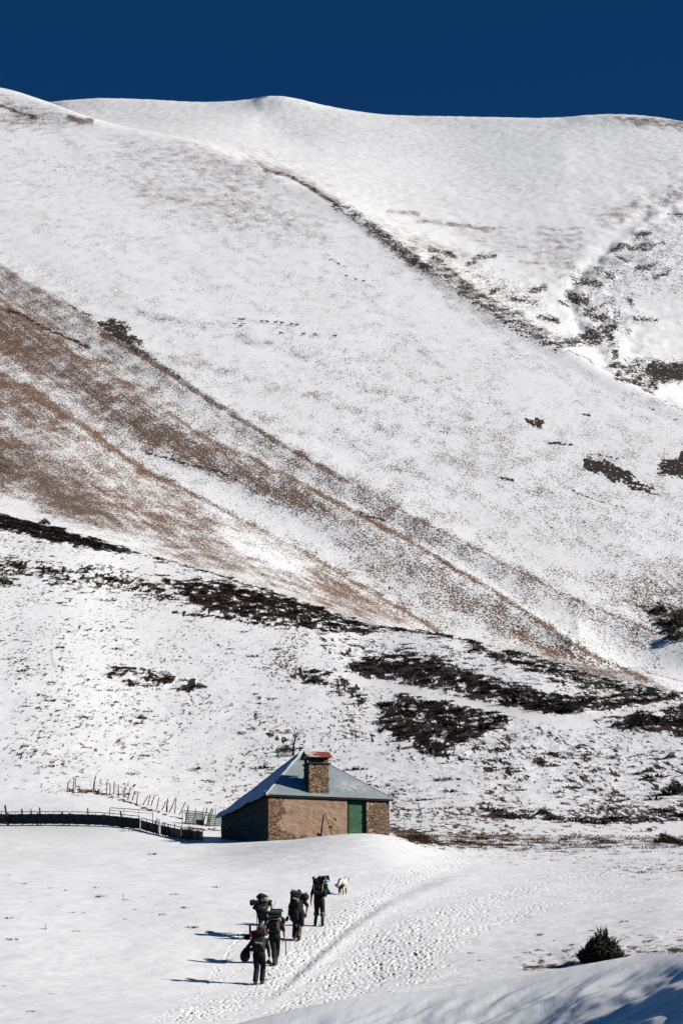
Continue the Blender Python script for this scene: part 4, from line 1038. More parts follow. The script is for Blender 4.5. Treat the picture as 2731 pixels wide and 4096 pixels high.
# corrugated sheets leaning along the back of the pen
SHEET = cloth('pale_green_corrugated_sheet', (0.36, 0.41, 0.36), (0.27, 0.31, 0.27), 4, 0.55, 0.1, 0.2)
def sheet(uL, uR, r, zlo, zhi, label):
    a, b = gnd(uL, r), gnd(uR, r + 0.5); root = empty('corrugated_sheet', a, math.atan2(b.y - a.y, b.x - a.x)); L = (b - a).length
    n = 90; V, F = [], []
    for j in range(n + 1):
        z = zlo + (zhi - zlo) * j / n; y = 0.25 * (z - zlo) + 0.022 * math.sin(2 * math.pi * z / 0.125)
        V += [(0, y, z), (L * 0.5, y + 0.01, z - 0.01), (L, y, z)]
    for j in range(n):
        for q in range(2): k = j * 3 + q; F.append((k, k + 1, k + 4, k + 3))
    V2 = [(x, y + 0.004, z) for x, y, z in V]; m_ = len(V)
    np_mesh('corrugated_panel', np.array(V + V2), np.array(F + [tuple(m_ + i for i in f[::-1]) for f in F]), SHEET, root, smooth=True)
    MB().box((0, -0.05, zlo - 0.16), (L, 0.03, zlo - 0.012)).build('ground_board', WOODW, root)
    return tag(root, label, 'sheet', 'corrugated sheets at the back of the pen')
sheet(742, 818, 150.4, 0.05, 0.80, 'pale green corrugated sheet leaning at the back of the pen, farther from the hut')
sheet(829, 905, 150.4, 0.05, 0.80, 'pale green corrugated sheet at the back of the pen, half hidden by the hut eave')
TP = [(741, 3300, 754, 3222, 0.05, 'thick reddish post at the left edge of the corrugated sheets'), (808, 3305, 829, 3232, 0.045, 'long post leaning right across the first corrugated sheet'), (822, 3306, 848, 3234, 0.055, 'thick reddish post leaning right between the two corrugated sheets'),
      (833, 3306, 854, 3236, 0.035, 'second leaning post close against the thick reddish one'), (860, 3300, 863, 3232, 0.022, 'thin rod in front of the half hidden corrugated sheet'), (770, 3260, 785, 3232, 0.025, 'short stake leaning over the top of the first corrugated sheet'),
      (806, 3262, 815, 3230, 0.025, 'short stake at the top right of the first corrugated sheet'), (883, 3260, 898, 3228, 0.03, 'stake leaning right beside the snowy hut eave')]
for (u0, v0, u1, v1, r, lb) in TP:
    rr = 149.9; g = gnd(u0, rr); t = at(u1, v1, rr)
    root = empty('leaning_post', g); mb = MB(); stick(mb, (0, 0, -0.1), t - g, r, r * 0.75); mb.build('shaft', WOODW if r > 0.04 else WOOD, root, True)
    MB().tube([Vector(t - g) - Vector((0, 0, 0.004)), Vector(t - g) + Vector((0, 0, 0.012))], [r * 0.75, r * 0.5], 7).build('cut_end', WOODW, root)
    tag(root, lb, 'post', 'posts leaning on the corrugated sheets')

# ------------------------------------------------------------------ plants
def leaf_mat(name, a, b):
    N = Nodes(name); g = N.n.new('ShaderNodeNewGeometry')
    n = N.noise(N.coords(), 6, 3); f = N.math('ADD', N.math('MULTIPLY', g.outputs['Random Per Island'], 0.6), N.math('MULTIPLY', n, 0.4))
    N.color(N.mix(f, a, b)); N.rough(0.75); return N.m
JUN = leaf_mat('juniper_foliage', (0.012, 0.019, 0.009), (0.052, 0.054, 0.022))
HEA = leaf_mat('heather_leaves', (0.014, 0.010, 0.008), (0.075, 0.046, 0.028))
DRY = leaf_mat('dry_grass_blades', (0.05, 0.03, 0.018), (0.27, 0.15, 0.08))
TWIG = cloth('bare_twig_bark', (0.035, 0.026, 0.02), (0.02, 0.015, 0.012), 20)

def juniper_mesh(n, w, h, seed, peaks):
    """many small upright sprays of needles spread through an uneven mound"""
    g = np.random.default_rng(seed); V, F = [], []
    for i in range(n):
        t = g.uniform(0, 2 * math.pi); rr = math.sqrt(g.uniform(0, 1)); x, y = rr * math.cos(t), rr * math.sin(t)
        top = max(ph * math.exp(-((x - px) ** 2 + (y - py) ** 2) / pw ** 2) for px, py, ph, pw in peaks) * (0.82 + 0.25 * g.uniform())
        z = top * (0.05 + 0.95 * math.sqrt(g.uniform(0.0, 1)))
        b = np.array([x * w / 2, y * w / 2, z * h * 0.86])
        d = np.array([x * 0.55, y * 0.55, 0.9]) + g.normal(0, 0.22, 3); d /= np.linalg.norm(d)
        L = h * g.uniform(0.10, 0.20) * (1.5 if g.uniform() < 0.06 else 1)
        for k in range(7):
            s = k / 7; p = b + d * L * s
            q = g.normal(0, 1, 3); q -= d * q.dot(d); q /= np.linalg.norm(q) + 1e-6
            e = np.cross(d, q); le = L * (0.34 - 0.20 * s); wd = L * 0.11
            i0 = len(V); V += [p - e * wd, p + e * wd, p + q * le + d * le * 1.0]; F.append((i0, i0 + 1, i0 + 2))
    return np.array(V), np.array(F)
PK = [(-0.08, 0, 0.96, 0.30), (0.26, 0.05, 1.02, 0.26), (0.08, 0, 0.86, 0.55), (-0.45, -0.1, 0.60, 0.32), (0.58, 0, 0.66, 0.26), (-0.3, 0.3, 0.65, 0.35), (0, -0.5, 0.5, 0.45), (0.2, 0.6, 0.5, 0.4), (-0.8, 0, 0.34, 0.26), (0.86, 0, 0.30, 0.26)]
def juniper(name, pos, w, h, n, seed, label, group=None, cat='bush'):
    root = empty(name, pos)
    v, f = juniper_mesh(n, w, h, seed, PK); np_mesh('foliage', v, f, JUN, root)
    mb = MB()
    for k in range(5):
        t = k * 1.3; mb.tube([(0.04 * math.cos(t), 0.04 * math.sin(t), -0.15), (w * 0.12 * math.cos(t), w * 0.12 * math.sin(t), h * 0.3), (w * 0.26 * math.cos(t), w * 0.26 * math.sin(t), h * 0.55)], [0.03 * h, 0.02 * h, 0.008 * h], 5)
    mb.build('stem', TWIG, root)
    return tag(root, label, cat, group)
g = hit(2402, 3846, 58, 120)
juniper('juniper_bush', g - Vector((0, 0, 0.05)), 1.22, 1.22, 3000, 3, 'dense dark juniper bush with two pointed tops behind the crest of the foreground snow bank')
JB = [(2282, 2852, 88, 70, 'dark juniper at the end of the large heather patch above the snowy path'), (2600, 2785, 64, 44, 'low juniper at the foot of the brown grass spur'), (2692, 2790, 46, 40, 'small juniper near the frame edge where the brown spur ends'),
      (2556, 2906, 84, 54, 'broad juniper standing in the heather beside the snowy path'), (1912, 2606, 62, 40, 'rounded juniper alone on white snow under the brown slope'), (1745, 3006, 74, 60, 'juniper at the lower tip of the round heather patch'),
      (2172, 3258, 56, 36, 'low juniper on the snow just above the road, nearer the hut'), (2680, 3032, 44, 28, 'flat juniper high on the snow slope above the pointed one'), (2592, 3088, 46, 26, 'small olive bush on open snow with no heather near it'),
      (2702, 3176, 96, 70, 'pointed juniper at the frame edge above the road'), (2660, 3372, 84, 50, 'juniper among dry grass just below the road'), (1258, 2732, 66, 46, 'juniper at the left edge of the heather beside rusty stems'),
      (796, 2752, 60, 28, 'flat bush below the scattered heather clumps left of the hut roof'), (566, 2876, 40, 24, 'lone small bush on the open snow above the stake fence'), (1142, 3006, 70, 36, 'dark bush beside the bare sapling behind the hut roof'),
      (178, 2098, 44, 34, 'small bush on the upper edge of the dark heather band'), (16, 2338, 70, 46, 'dark bush at the frame edge below the heather band'), (2470, 2906, 50, 34, 'low juniper next to the broad one in the heather')]
JV = [juniper_mesh(420, 1.0, 1.0, 50 + i, PK) for i in range(3)]
JM = [np_mesh('foliage', v, f, JUN) for v, f in JV]
for m_ in JM: scene.collection.objects.unlink(m_)
st_ = MB()
for k in range(5): st_.tube([(0, 0, -0.2), (0.12 * math.cos(k * 1.3), 0.12 * math.sin(k * 1.3), 0.3), (0.25 * math.cos(k * 1.3), 0.25 * math.sin(k * 1.3), 0.5)], [0.03, 0.02, 0.008], 5)
STEM = st_.build('stem', TWIG); scene.collection.objects.unlink(STEM)
for i, (u, v, w, h, lb) in enumerate(JB):
    g = hit(u, v, 126, 460); s = math.hypot(g.x, g.y) / F_PX
    root = empty('juniper_bush', g - Vector((0, 0, 0.05)), i * 1.7); root.scale = (w * s * 1.05, w * s * 1.05, h * s * 1.15)
    for src in (JM[i % 3], STEM):
        o = src.copy(); scene.collection.objects.link(o); o.parent = root
    tag(root, lb, 'bush', 'junipers on the hillside')
PINES = [(2634, 2452, 62, 60, 'dark pine bush on the shaded gully side, left of the taller group'), (2712, 2512, 84, 100, 'tallest dark pine at the frame edge in the shaded gully'), (2700, 2560, 80, 60, 'dark pine low in the shaded gully against the bare crest'), (2640, 2500, 40, 40, 'small dark pine between rocks in the shaded gully'), (2668, 2530, 44, 36, 'small pine at the bottom of the shaded gully')]
for i, (u, v, w, h, lb) in enumerate(PINES):
    g = hit(u, v, 250, 1200); s = math.hypot(g.x, g.y) / F_PX
    root = empty('pine_tree', g - Vector((0, 0, 0.1)), i * 1.1); root.scale = (w * s * 1.05, w * s * 1.05, h * s * 1.1)
    for src, nm in ((JM[(i + 1) % 3], 'crown'), (STEM, 'trunk')):
        o = src.copy(); o.name = nm; scene.collection.objects.link(o); o.parent = root
    tag(root, lb, 'tree', 'pines in the shaded gully')

# bare sapling behind the hut
def z8(x, y): return 1050 + x / 5.227, 2900 + y / 5.227
g = hit(*z8(640, 640), 150, 260); rs = math.hypot(g.x, g.y)
tree = empty('bare_sapling', g); tag(tree, 'thin leafless sapling with forked branches on the snow slope behind the hut roof', 'tree')
def zp(x, y, dy=0.0): return at(*z8(x, y), rs + dy) - g
tk = MB(); tk.tube([(0, 0, -0.3), zp(645, 500), zp(650, 400), zp(680, 320), zp(690, 260), zp(688, 215)], [0.095, 0.085, 0.078, 0.07, 0.064, 0.058], 7); tk.build('trunk', TWIG, tree, True)
br = MB()
for pts, r in (([(688, 215), (672, 150), (640, 70), (600, 30)], 0.016), ([(640, 70), (650, 30), (652, 5)], 0.008), ([(690, 215), (730, 170), (790, 125), (855, 112)], 0.016), ([(688, 265), (740, 220), (800, 165), (880, 135)], 0.014), ([(790, 125), (830, 100), (870, 108)], 0.007),
               ([(670, 230), (620, 170), (585, 130)], 0.009), ([(680, 320), (640, 280), (615, 240)], 0.008), ([(700, 255), (760, 250), (830, 215)], 0.008), ([(690, 310), (740, 300), (770, 325)], 0.007), ([(660, 370), (630, 330), (610, 300)], 0.006), ([(800, 165), (840, 190), (870, 220)], 0.006), ([(672, 150), (640, 170), (600, 165)], 0.006)):
    br.tube([zp(x, y, random.uniform(-0.15, 0.15) * (i > 0)) for i, (x, y) in enumerate(pts)], [2.6 * r * (1 - 0.6 * i / (len(pts) - 1)) for i in range(len(pts))], 5)
br.build('branch', TWIG, tree, True)
tw = empty('twiggy_shrub', hit(*z8(480, 660), 150, 260)); tag(tw, 'low leafless twiggy shrub at the foot of the bare sapling', 'shrub')
mb = MB()
for k in range(70):
    x, y = random.uniform(-0.75, 0.75), random.uniform(-0.3, 0.3); hh = random.uniform(0.15, 0.6)
    mb.tube([(x, y, -0.05), (x + random.uniform(-.15, .15), y, hh * 0.6), (x + random.uniform(-.3, .3), y + random.uniform(-.1, .1), hh)], [0.014, 0.010, 0.004], 4)
mb.build('twig', TWIG, tw)
v, f = juniper_mesh(160, 1.3, 0.22, 5, PK); np_mesh('leaf_litter', v, f, HEA, tw)

# heather clumps and dry grass: nobody could count them
def tufts(name, P, size, hgt, tris, width, m, lean, seed):
    g = np.random.default_rng(seed); n = len(P)
    sz = size * g.lognormal(0, 0.35, (n, 1, 1))
    th = g.uniform(0, 2 * np.pi, (n, tris, 1)); rad = np.sqrt(g.uniform(0, 1, (n, tris, 1))) * sz
    base = P[:, None, :] + np.concatenate([rad * np.cos(th) * 1.25, rad * np.sin(th), np.zeros_like(rad)], 2)
    h = hgt * sz / size * g.uniform(0.5, 1.1, (n, tris, 1)) * (1 - 0.5 * (rad / sz) ** 2)
    tip = base + np.concatenate([lean * rad * np.cos(th) + g.normal(0, .06, rad.shape) * sz, lean * rad * np.sin(th) + g.normal(0, .06, rad.shape) * sz, h], 2)
    ph = g.uniform(0, 2 * np.pi, (n, tris, 1)); w = width * sz / size
    e = np.concatenate([np.cos(ph) * w, np.sin(ph) * w, np.zeros_like(ph)], 2)
    base = base - np.array([0, 0, 0.05])
    V = np.stack([base - e, base + e, tip], 2).reshape(-1, 3); F = np.arange(len(V)).reshape(-1, 3)
    return np_mesh(name, V, F, m)
def scatter(weight, n, seed, i0, i1):
    g = np.random.default_rng(seed)
    cell = Rg[i0:i1] * np.gradient(Rg[i0:i1], axis=0) * np.gradient(AZ)[None]
    vis = (np.abs(AZ) < R_(10.5))[None]
    w = (weight * cell * vis).ravel(); w /= w.sum(); k = g.choice(len(w), n, p=w)
    P = np.stack([Xg[i0:i1].ravel()[k], Yg[i0:i1].ravel()[k], Zg[i0:i1].ravel()[k]], 1)
    P[:, 0] += g.uniform(-.1, .1, n); P[:, 1] += g.uniform(-.2, .2, n)
    return P
i0, i1 = ROW0[12], ROW0[I_T]
clump = sstep(0.05, 0.45, fbm(Xg[i0:i1] / 2.2, Yg[i0:i1] / 4.5, 3, 77) + 0.9 * (at_scrub[i0:i1] - 0.35))
Ph = scatter(np.clip(at_scrub[i0:i1], 0, 1) ** 1.3 * clump, 9000, 5, i0, i1)
tag(tufts('heather_scrub', Ph, 0.25, 0.125, 34, 0.05, HEA, 1.0, 6), 'patches of dark brown heather clumps spread over the snowy hillside', 'heather', kind='stuff')
w2 = at_bare[i0:i1] * (Rg[i0:i1] < 330) * (0.2 + clump)
Ps = scatter(w2, 5200, 9, i0, i1)
i2, i3 = ROW0[9], ROW0[13]
Pg = scatter(np.clip(at_bare[i2:i3] - 0.15, 0, 1) ** 1.6 * sstep(-0.25, 0.5, fbm(Xg[i2:i3] / 1.3, Yg[i2:i3] / 2.2, 3, 79)), 2400, 8, i2, i3)
tag(tufts('dry_grass', np.concatenate([Pg, Ps]), 0.15, 0.085, 14, 0.018, DRY, 1.2, 7), 'short tufts of dry brown grass poking through the snow', 'grass', kind='stuff')
# dark tufts and clods on the smooth snow of the near field
CL = []
for (x, y) in ((43, 313), (330, 288), (385, 289), (272, 258), (448, 498), (145, 742), (240, 662), (20, 624), (578, 229), (620, 275), (825, 282), (850, 266), (612, 310), (881, 357), (350, 374), (205, 362), (55, 412), (300, 187), (440, 173), (660, 217), (803, 205), (988, 172), (140, 238), (42, 115), (112, 155), (683, 46), (966, 19), (705, 20), (632, 90), (8, 745), (750, 242), (745, 298), (460, 215), (230, 175), (580, 318)):
    CL.append(tuple(hit(x / 1.148, 3400 + y / 1.148, 60, 127)))
for (x, y) in ((1040, 140), (1060, 178), (1255, 140), (840, 435), (895, 517), (1140, 498), (1250, 528), (620, 637), (570, 603), (1055, 565), (960, 545), (1010, 560), (760, 650), (820, 660), (900, 685), (1410, 410), (1288, 457), (1360, 600), (1450, 570), (1400, 568), (1550, 545), (1300, 615)):
    CL.append(tuple(hit(1400 + x / 1.178, 3300 + y / 1.178, 56, 127)))
tag(tufts('withered_tufts', np.array(CL), 0.085, 0.055, 26, 0.02, HEA, 0.8, 17), 'small dark withered tufts poking through the smooth near snow', 'tufts', kind='stuff')
for i, (x, y, hh, lb) in enumerate(((565, 232, 0.30, 'single dry stalk standing on smooth snow left of the hikers, the taller one'), (208, 366, 0.22, 'short dry stalk on the snow towards the lower left'))):
    g = hit(x / 1.148, 3400 + y / 1.148, 60, 127); mb = MB(); mb.tube([(0, 0, -0.05), (0.015, 0, hh * 0.5), (-0.01, 0, hh)], [0.012, 0.01, 0.005], 5); mb.tube([(0.01, 0, hh * 0.6), (0.06, 0, hh * 0.8)], [0.008, 0.003], 4)
    o = mb.build('dry_stalk', TWIG); o.location = g; tag(o, lb, 'stalk', 'dry stalks in the snow')

# grazing animals far up on the white face
ANI = cloth('dark_brown_hide', (0.035, 0.024, 0.018), (0.07, 0.045, 0.03), 5)
am = MB()
am.limb((-0.42, 0, 0.72), (0.40, 0, 0.76), 0.20, 0.22).limb((0.40, 0, 0.80), (0.66, 0, 1.08), 0.13, 0.09).limb((0.66, 0, 1.10), (0.88, 0, 1.02), 0.085, 0.05).limb((-0.5, 0, 0.82), (-0.62, 0, 0.68), 0.05, 0.03)
for sx, sy in ((0.36, 0.11), (0.36, -0.11), (-0.40, 0.11), (-0.40, -0.11)):
    am.limb((sx, sy, 0.66), (sx - (0.05 if sx < 0 else -0.02), sy, 0.34), 0.09, 0.05).limb((sx - (0.05 if sx < 0 else -0.02), sy, 0.34), (sx, sy, -0.02), 0.05, 0.035)
am.limb((0.64, 0.05, 1.16), (0.60, 0.09, 1.34), 0.03, 0.012).limb((0.64, -0.05, 1.16), (0.60, -0.09, 1.34), 0.03, 0.012)
a0 = am.build('grazing_animal', ANI, voxel=0.035, relax=3)
def z6(x, y): return 860 + x / 2.24, 1260 + y / 2.24
AN = [(z6(225, 56), 90, 'dark grazing animal highest on the white face, at the left of the herd'), (z6(252, 56), -90, 'dark animal facing its neighbour at the top left of the herd'), (z6(228, 116), -80, 'stout dark animal just below the two highest ones, beside bare ground'),
      (z6(418, 74), -60, 'small dark animal starting the line of six on the white face'), (z6(468, 76), 70, 'second of the line of six dark animals'), (z6(543, 81), -100, 'third of the line of six, head low'), (z6(600, 86), 95, 'fourth of the line of six, head raised'), (z6(685, 100), -70, 'fifth of the line of six'), (z6(730, 106), -85, 'last of the line of six dark animals, lowest of the line'),
      (z6(592, 207), 80, 'lone dark animal between the line of six and the lower pair'), (z6(790, 277), -75, 'dark animal of the lower pair, on the left'), (z6(893, 279), -60, 'dark animal of the lower pair, on the right'), (z6(1072, 316), -95, 'dark animal alone to the right of the lower pair'),
      ((1385, 1109), 80, 'tiny dark animal high on the face near the crest, first of three'), ((1423, 1123), 100, 'tiny dark animal near the crest, middle of three'), ((1453, 1130), -80, 'tiny dark animal near the crest, lowest of three')]
for i, ((u, v), rz, lb) in enumerate(AN):
    o = a0 if i == 0 else a0.copy()
    if i: scene.collection.objects.link(o)
    o.location = hit(u, v, 700, 1400); o.rotation_euler = (0, 0, R_(rz + 90)); s = 1.0 if i < 13 else 0.9; o.scale = (s, s, s)
    tag(o, lb, 'animal', 'herd grazing on the white face')
# ------------------------------------------------------------------ hikers
SKIN = cloth('skin', (0.50, 0.27, 0.19), (0.42, 0.21, 0.14), 14, 0.6, 0.1)
EYE = cloth('eye_white', (0.7, 0.68, 0.65), (0.6, 0.58, 0.55), 10, 0.3, 0)
def V3(*a): return Vector(a)

def bend(a, b, l1, l2, pole):
    """joint between a and b for a two-bone limb, bent towards pole"""
    a, b = Vector(a), Vector(b); d = b - a; L = min(d.length, (l1 + l2) * 0.995); e = d.normalized(); b = a + e * L
    x = (l1 * l1 - l2 * l2 + L * L) / (2 * L); h = math.sqrt(max(0, l1 * l1 - x * x))
    p = Vector(pole); p = (p - e * p.dot(e)).normalized()
    return a + e * x + p * h, b

def hand(mb, wrist, d, side, curl, palm_to):
    """palm, four unequal bent fingers and a thumb from its side"""
    d = Vector(d).normalized(); n = Vector(palm_to); n = (n - d * n.dot(d)).normalized(); w = d.cross(n).normalized() * side
    c = wrist + d * 0.055
    for k in (-1, 0, 1): mb.limb(wrist + d * 0.01 + w * 0.016 * k, wrist + d * 0.085 + w * 0.024 * k, 0.020, 0.016)
    for k, (off, L) in enumerate(((0.033, 0.072), (0.011, 0.082), (-0.011, 0.077), (-0.032, 0.060))):
        b = wrist + d * 0.092 + w * off; p = b; a = curl * (0.35 + 0.06 * k); dd = d
        for s in range(3):
            dd = (dd * math.cos(a) + n * math.sin(a)).normalized() if s == 0 else (dd * math.cos(a * 0.9) + n * math.sin(a * 0.9)).normalized()
            q = p + dd * L * (0.42, 0.33, 0.25)[s]; mb.limb(p, q, 0.0095 - 0.0008 * s, 0.0090 - 0.0009 * s); p = q
    t0 = wrist + d * 0.035 + w * 0.03; t1 = t0 + (d * 0.6 + w * 0.7 + n * 0.25 * curl).normalized() * 0.042; t2 = t1 + (d * 0.8 + w * 0.15 + n * 0.5 * curl).normalized() * 0.034
    mb.limb(t0, t1, 0.0125, 0.0105).limb(t1, t2, 0.0105, 0.0085)

def person(loc, rz, spec, label):
    root = empty('person', loc, rz); tag(root, label, 'person', 'hikers walking up the snowy track')
    s = spec; lean = R_(s.get('lean', 14)); hipz = s.get('hip', 0.92); sw = s.get('sway', 0.0); k = s.get('size', 1.0)
    pel = V3(sw, s.get('pelvis_y', -0.05), hipz)
    upd = V3(s.get('tilt', 0.0), math.sin(lean), math.cos(lean)).normalized()
    chest = pel + upd * 0.36; neck = pel + upd * 0.53
    hl = R_(s.get('head_lean', 25)); hd = V3(s.get('head_tilt', 0.0), math.sin(hl), math.cos(hl)).normalized()
    headc = neck + hd * 0.19
    shw = 0.185; hips = [pel + V3(-0.09, 0, -0.02), pel + V3(0.09, 0, -0.02)]
    sh = [neck + V3(-shw, 0.0, -0.045), neck + V3(shw, 0.0, -0.045)]
    feet = [Vector(f) for f in s['feet']]
    knees, ank = [], []
    for i in (0, 1):
        a = feet[i] + V3(0, -0.04, 0.10); kn, a2 = bend(hips[i], a, 0.44, 0.43, (0, 1, 0.1)); knees.append(kn); ank.append(a)
    wr, elb = [], []
    for i in (0, 1):
        e, w = bend(sh[i], Vector(s['hands'][i]), 0.29, 0.26, s.get('poles', [(-0.6, -0.8, 0), (0.6, -0.8, 0)])[i]); elb.append(e); wr.append(w)
    # one continuous body
    mb = MB()
    mb.limb(pel + V3(-0.07, 0, 0.02), pel + V3(0.07, 0, 0.02), 0.115, 0.115).limb(pel + V3(0, 0, 0.02), chest, 0.125, 0.135)
    mb.ball(chest + upd * 0.02, (0.165, 0.115, 0.17), (-lean, 0, 0)).limb(sh[0], sh[1], 0.068, 0.068).limb(neck - upd * 0.04, headc - hd * 0.06, 0.062, 0.055)
    mb.ball(headc + hd * 0.03, (0.077, 0.096, 0.105), (-hl, 0, 0), 18, 12)
    fwd = V3(0, math.cos(hl), -math.sin(hl))
    mb.ball(headc - hd * 0.055 + fwd * 0.035, (0.055, 0.06, 0.055), (-hl, 0, 0)).limb(headc + hd * 0.02 + fwd * 0.092, headc - hd * 0.018 + fwd * 0.112, 0.010, 0.015)
    mb.limb(headc - hd * 0.055 + fwd * 0.092 + V3(-0.02, 0, 0), headc - hd * 0.055 + fwd * 0.092 + V3(0.02, 0, 0), 0.009, 0.009)
    for sx in (-1, 1): mb.ball(headc + V3(0.078 * sx, 0, 0) - hd * 0.005, (0.012, 0.022, 0.032), (-hl, 0, 0))
    for i in (0, 1):
        mb.limb(hips[i], knees[i], 0.088, 0.058).limb(knees[i], knees[i].lerp(ank[i], 0.35), 0.056, 0.060).limb(knees[i].lerp(ank[i], 0.35), ank[i], 0.060, 0.037)
        mb.limb(ank[i] - V3(0, 0.03, 0.04), ank[i] + V3(0, 0.13, -0.07), 0.038, 0.03)
        mb.limb(sh[i], elb[i], 0.054, 0.040).limb(elb[i], wr[i], 0.041, 0.027)
        hand(mb, wr[i], (wr[i] - elb[i]).normalized() * 0.6 + V3(0, 0.1, -0.7), -1 if i == 0 else 1, s.get('curl', 1.0), V3(1 if i == 0 else -1, 0.3, 0))
    mb.build('body', SKIN, root, voxel=0.0075, relax=2)
    for sx in (-1, 1): MB().ball(headc + hd * 0.025 + fwd * 0.086 + V3(0.031 * sx, 0, 0), 0.012, seg=8, rings=6).build('eye', EYE, root)
    # clothes
    sl = s.get('sleeve', 1.0); mb = MB()
    mb.ball(chest + upd * 0.01, (0.195, 0.145, 0.21), (-lean, 0, 0)).limb(pel + V3(-0.06, 0, 0.08), pel + V3(0.06, 0, 0.08), 0.135, 0.135).limb(pel + V3(0, 0, 0.06), chest, 0.15, 0.155).limb(sh[0], sh[1], 0.086, 0.086)
    for i in (0, 1):
        if sl > 1: mb.limb(sh[i], elb[i], 0.073, 0.06).limb(elb[i], elb[i].lerp(wr[i], sl - 1), 0.06, 0.05 - 0.008 * (sl - 1))
        else: mb.limb(sh[i], sh[i].lerp(elb[i], max(sl, 0.2)), 0.073, 0.066)
    mb.build('shirt', s['shirt'], root, voxel=0.013)
    tl_ = s.get('trouser', 1.0); mb = MB()
    mb.limb(pel + V3(-0.055, 0, 0), pel + V3(0.055, 0, 0), 0.145, 0.145)
    for i in (0, 1):
        mb.limb(hips[i], knees[i], 0.118, 0.088)
        mb.limb(knees[i], knees[i].lerp(ank[i], tl_), 0.09, 0.090 - 0.004 * tl_)
        if tl_ > 0.8: mb.ball(ank[i] + V3(0, -0.01, 0.03), (0.085, 0.09, 0.06))
    mb.build('trousers', s['legs'], root, voxel=0.013)
    if s.get('cuff'):
        for i in (0, 1):
            c = knees[i].lerp(ank[i], tl_); d = (ank[i] - knees[i]).normalized(); MB().tube([c - d * 0.02, c + d * 0.05], [0.104, 0.10], 16).build('trouser_cuff', s['cuff'], root, True)
    for i in (0, 1):
        mb = MB(); f = ank[i]; up = s.get('boot', 0.16); d = (knees[i] - f).normalized()
        mb.limb(f - V3(0, 0.02, 0.03), f + d * up, 0.058, 0.062).limb(f + V3(0, -0.045, -0.055), f + V3(0, 0.16, -0.062), 0.048, 0.042).limb(f + V3(0, 0, -0.02), f + V3(0, 0.13, -0.055), 0.052, 0.04)
        bo = mb.build('boot', s['boots'], root, voxel=0.011)
        MB().box(f + V3(-0.05, -0.10, -0.115), f + V3(0.05, 0.20, -0.088), ch=0.012).build('sole', IRON, bo)
    if s.get('gaiter'):
        for i in (0, 1):
            mb = MB(); mb.tube([ank[i].lerp(knees[i], t) for t in (-0.08, 0.12, 0.3, 0.5, 0.72)], [0.082, 0.076, 0.084, 0.088, 0.08], 14); mb.build('gaiter', s['gaiter'], root, True)
    mb = MB(); mb.ball(headc + hd * 0.045 - fwd * 0.012, (0.085, 0.104, 0.104), (-hl, 0, 0), 16, 10); mb.build('hair', s['hair'], root, voxel=0.012)
    if s.get('hat'):
        h_ = MB(); h_.ball(headc + hd * 0.075, (0.094, 0.112, 0.088), (-hl, 0, 0), 16, 10)
        if s.get('brim'): h_.tube([headc + hd * 0.062 - hd * 0.01, headc + hd * 0.075], [0.13, 0.11], 18)
        h_.build('cap', s['hat'], root, voxel=0.012)
    if s.get('scarf'):
        mb = MB(); mb.ball(neck + upd * 0.03, (0.13, 0.12, 0.055), (-lean, 0.3, 0)); mb.build('scarf', s['scarf'], root, voxel=0.013)
    if s.get('jacket'):                                  # jacket knotted round the waist
        mb = MB(); mb.limb(pel + V3(-0.08, -0.03, 0.08), pel + V3(0.10, -0.03, 0.04), 0.175, 0.18)
        mb.limb(pel + V3(-0.16, -0.10, 0.0), pel + V3(-0.14, -0.09, -0.22), 0.10, 0.08).limb(pel + V3(0.0, -0.13, 0.0), pel + V3(0.02, -0.12, -0.20), 0.13, 0.10).limb(pel + V3(0.18, -0.08, 0.0), pel + V3(0.21, -0.08, -0.42), 0.11, 0.07).limb(pel + V3(0.2, -0.04, 0.0), pel + V3(0.32, -0.02, -0.10), 0.07, 0.05)
        mb.build('tied_jacket', s['jacket'], root, voxel=0.016)
    root.scale = (k, k, k)
    return root, dict(pel=pel, chest=chest, neck=neck, wr=wr, elb=elb, sh=sh, up=upd)

def pack(loc, rz, label, parts, scale=1.0):
    """parts: (name, material, builder) in the wearer's frame"""
    root = empty('hiking_backpack', loc, rz); root.scale = (scale,) * 3
    tag(root, label, 'backpack', 'backpacks carried by the hikers')
    for nm, m, fn, vox in parts:
        mb = MB(); fn(mb); mb.build(nm, m, root, smooth=vox is None, voxel=vox)
    return root
def sack(c, half, lean):
    """a stuffed, rounded pack body"""
    c = Vector(c); a = -R_(lean)
    def fn(mb):
        mb.box(c - V3(*half), c + V3(*half), (a, 0, 0), 0.05)
        up = Euler((a, 0, 0)).to_matrix() @ V3(0, 0, 1)
        mb.ball(c + up * half[2] * 0.55, (half[0] * 1.06, half[1] * 1.12, half[2] * 0.62), (a, 0, 0)).ball(c - up * half[2] * 0.5, (half[0] * 1.05, half[1] * 1.18, half[2] * 0.6), (a, 0, 0))
    return fn
def roll(a, b, r): return lambda mb: mb.tube([a, Vector(a).lerp(Vector(b), 0.03), Vector(a).lerp(Vector(b), 0.97), b], [r * 0.86, r, r, r * 0.86], 16)
def blob(c, r, rot=(0, 0, 0)): return lambda mb: mb.ball(c, r, rot)
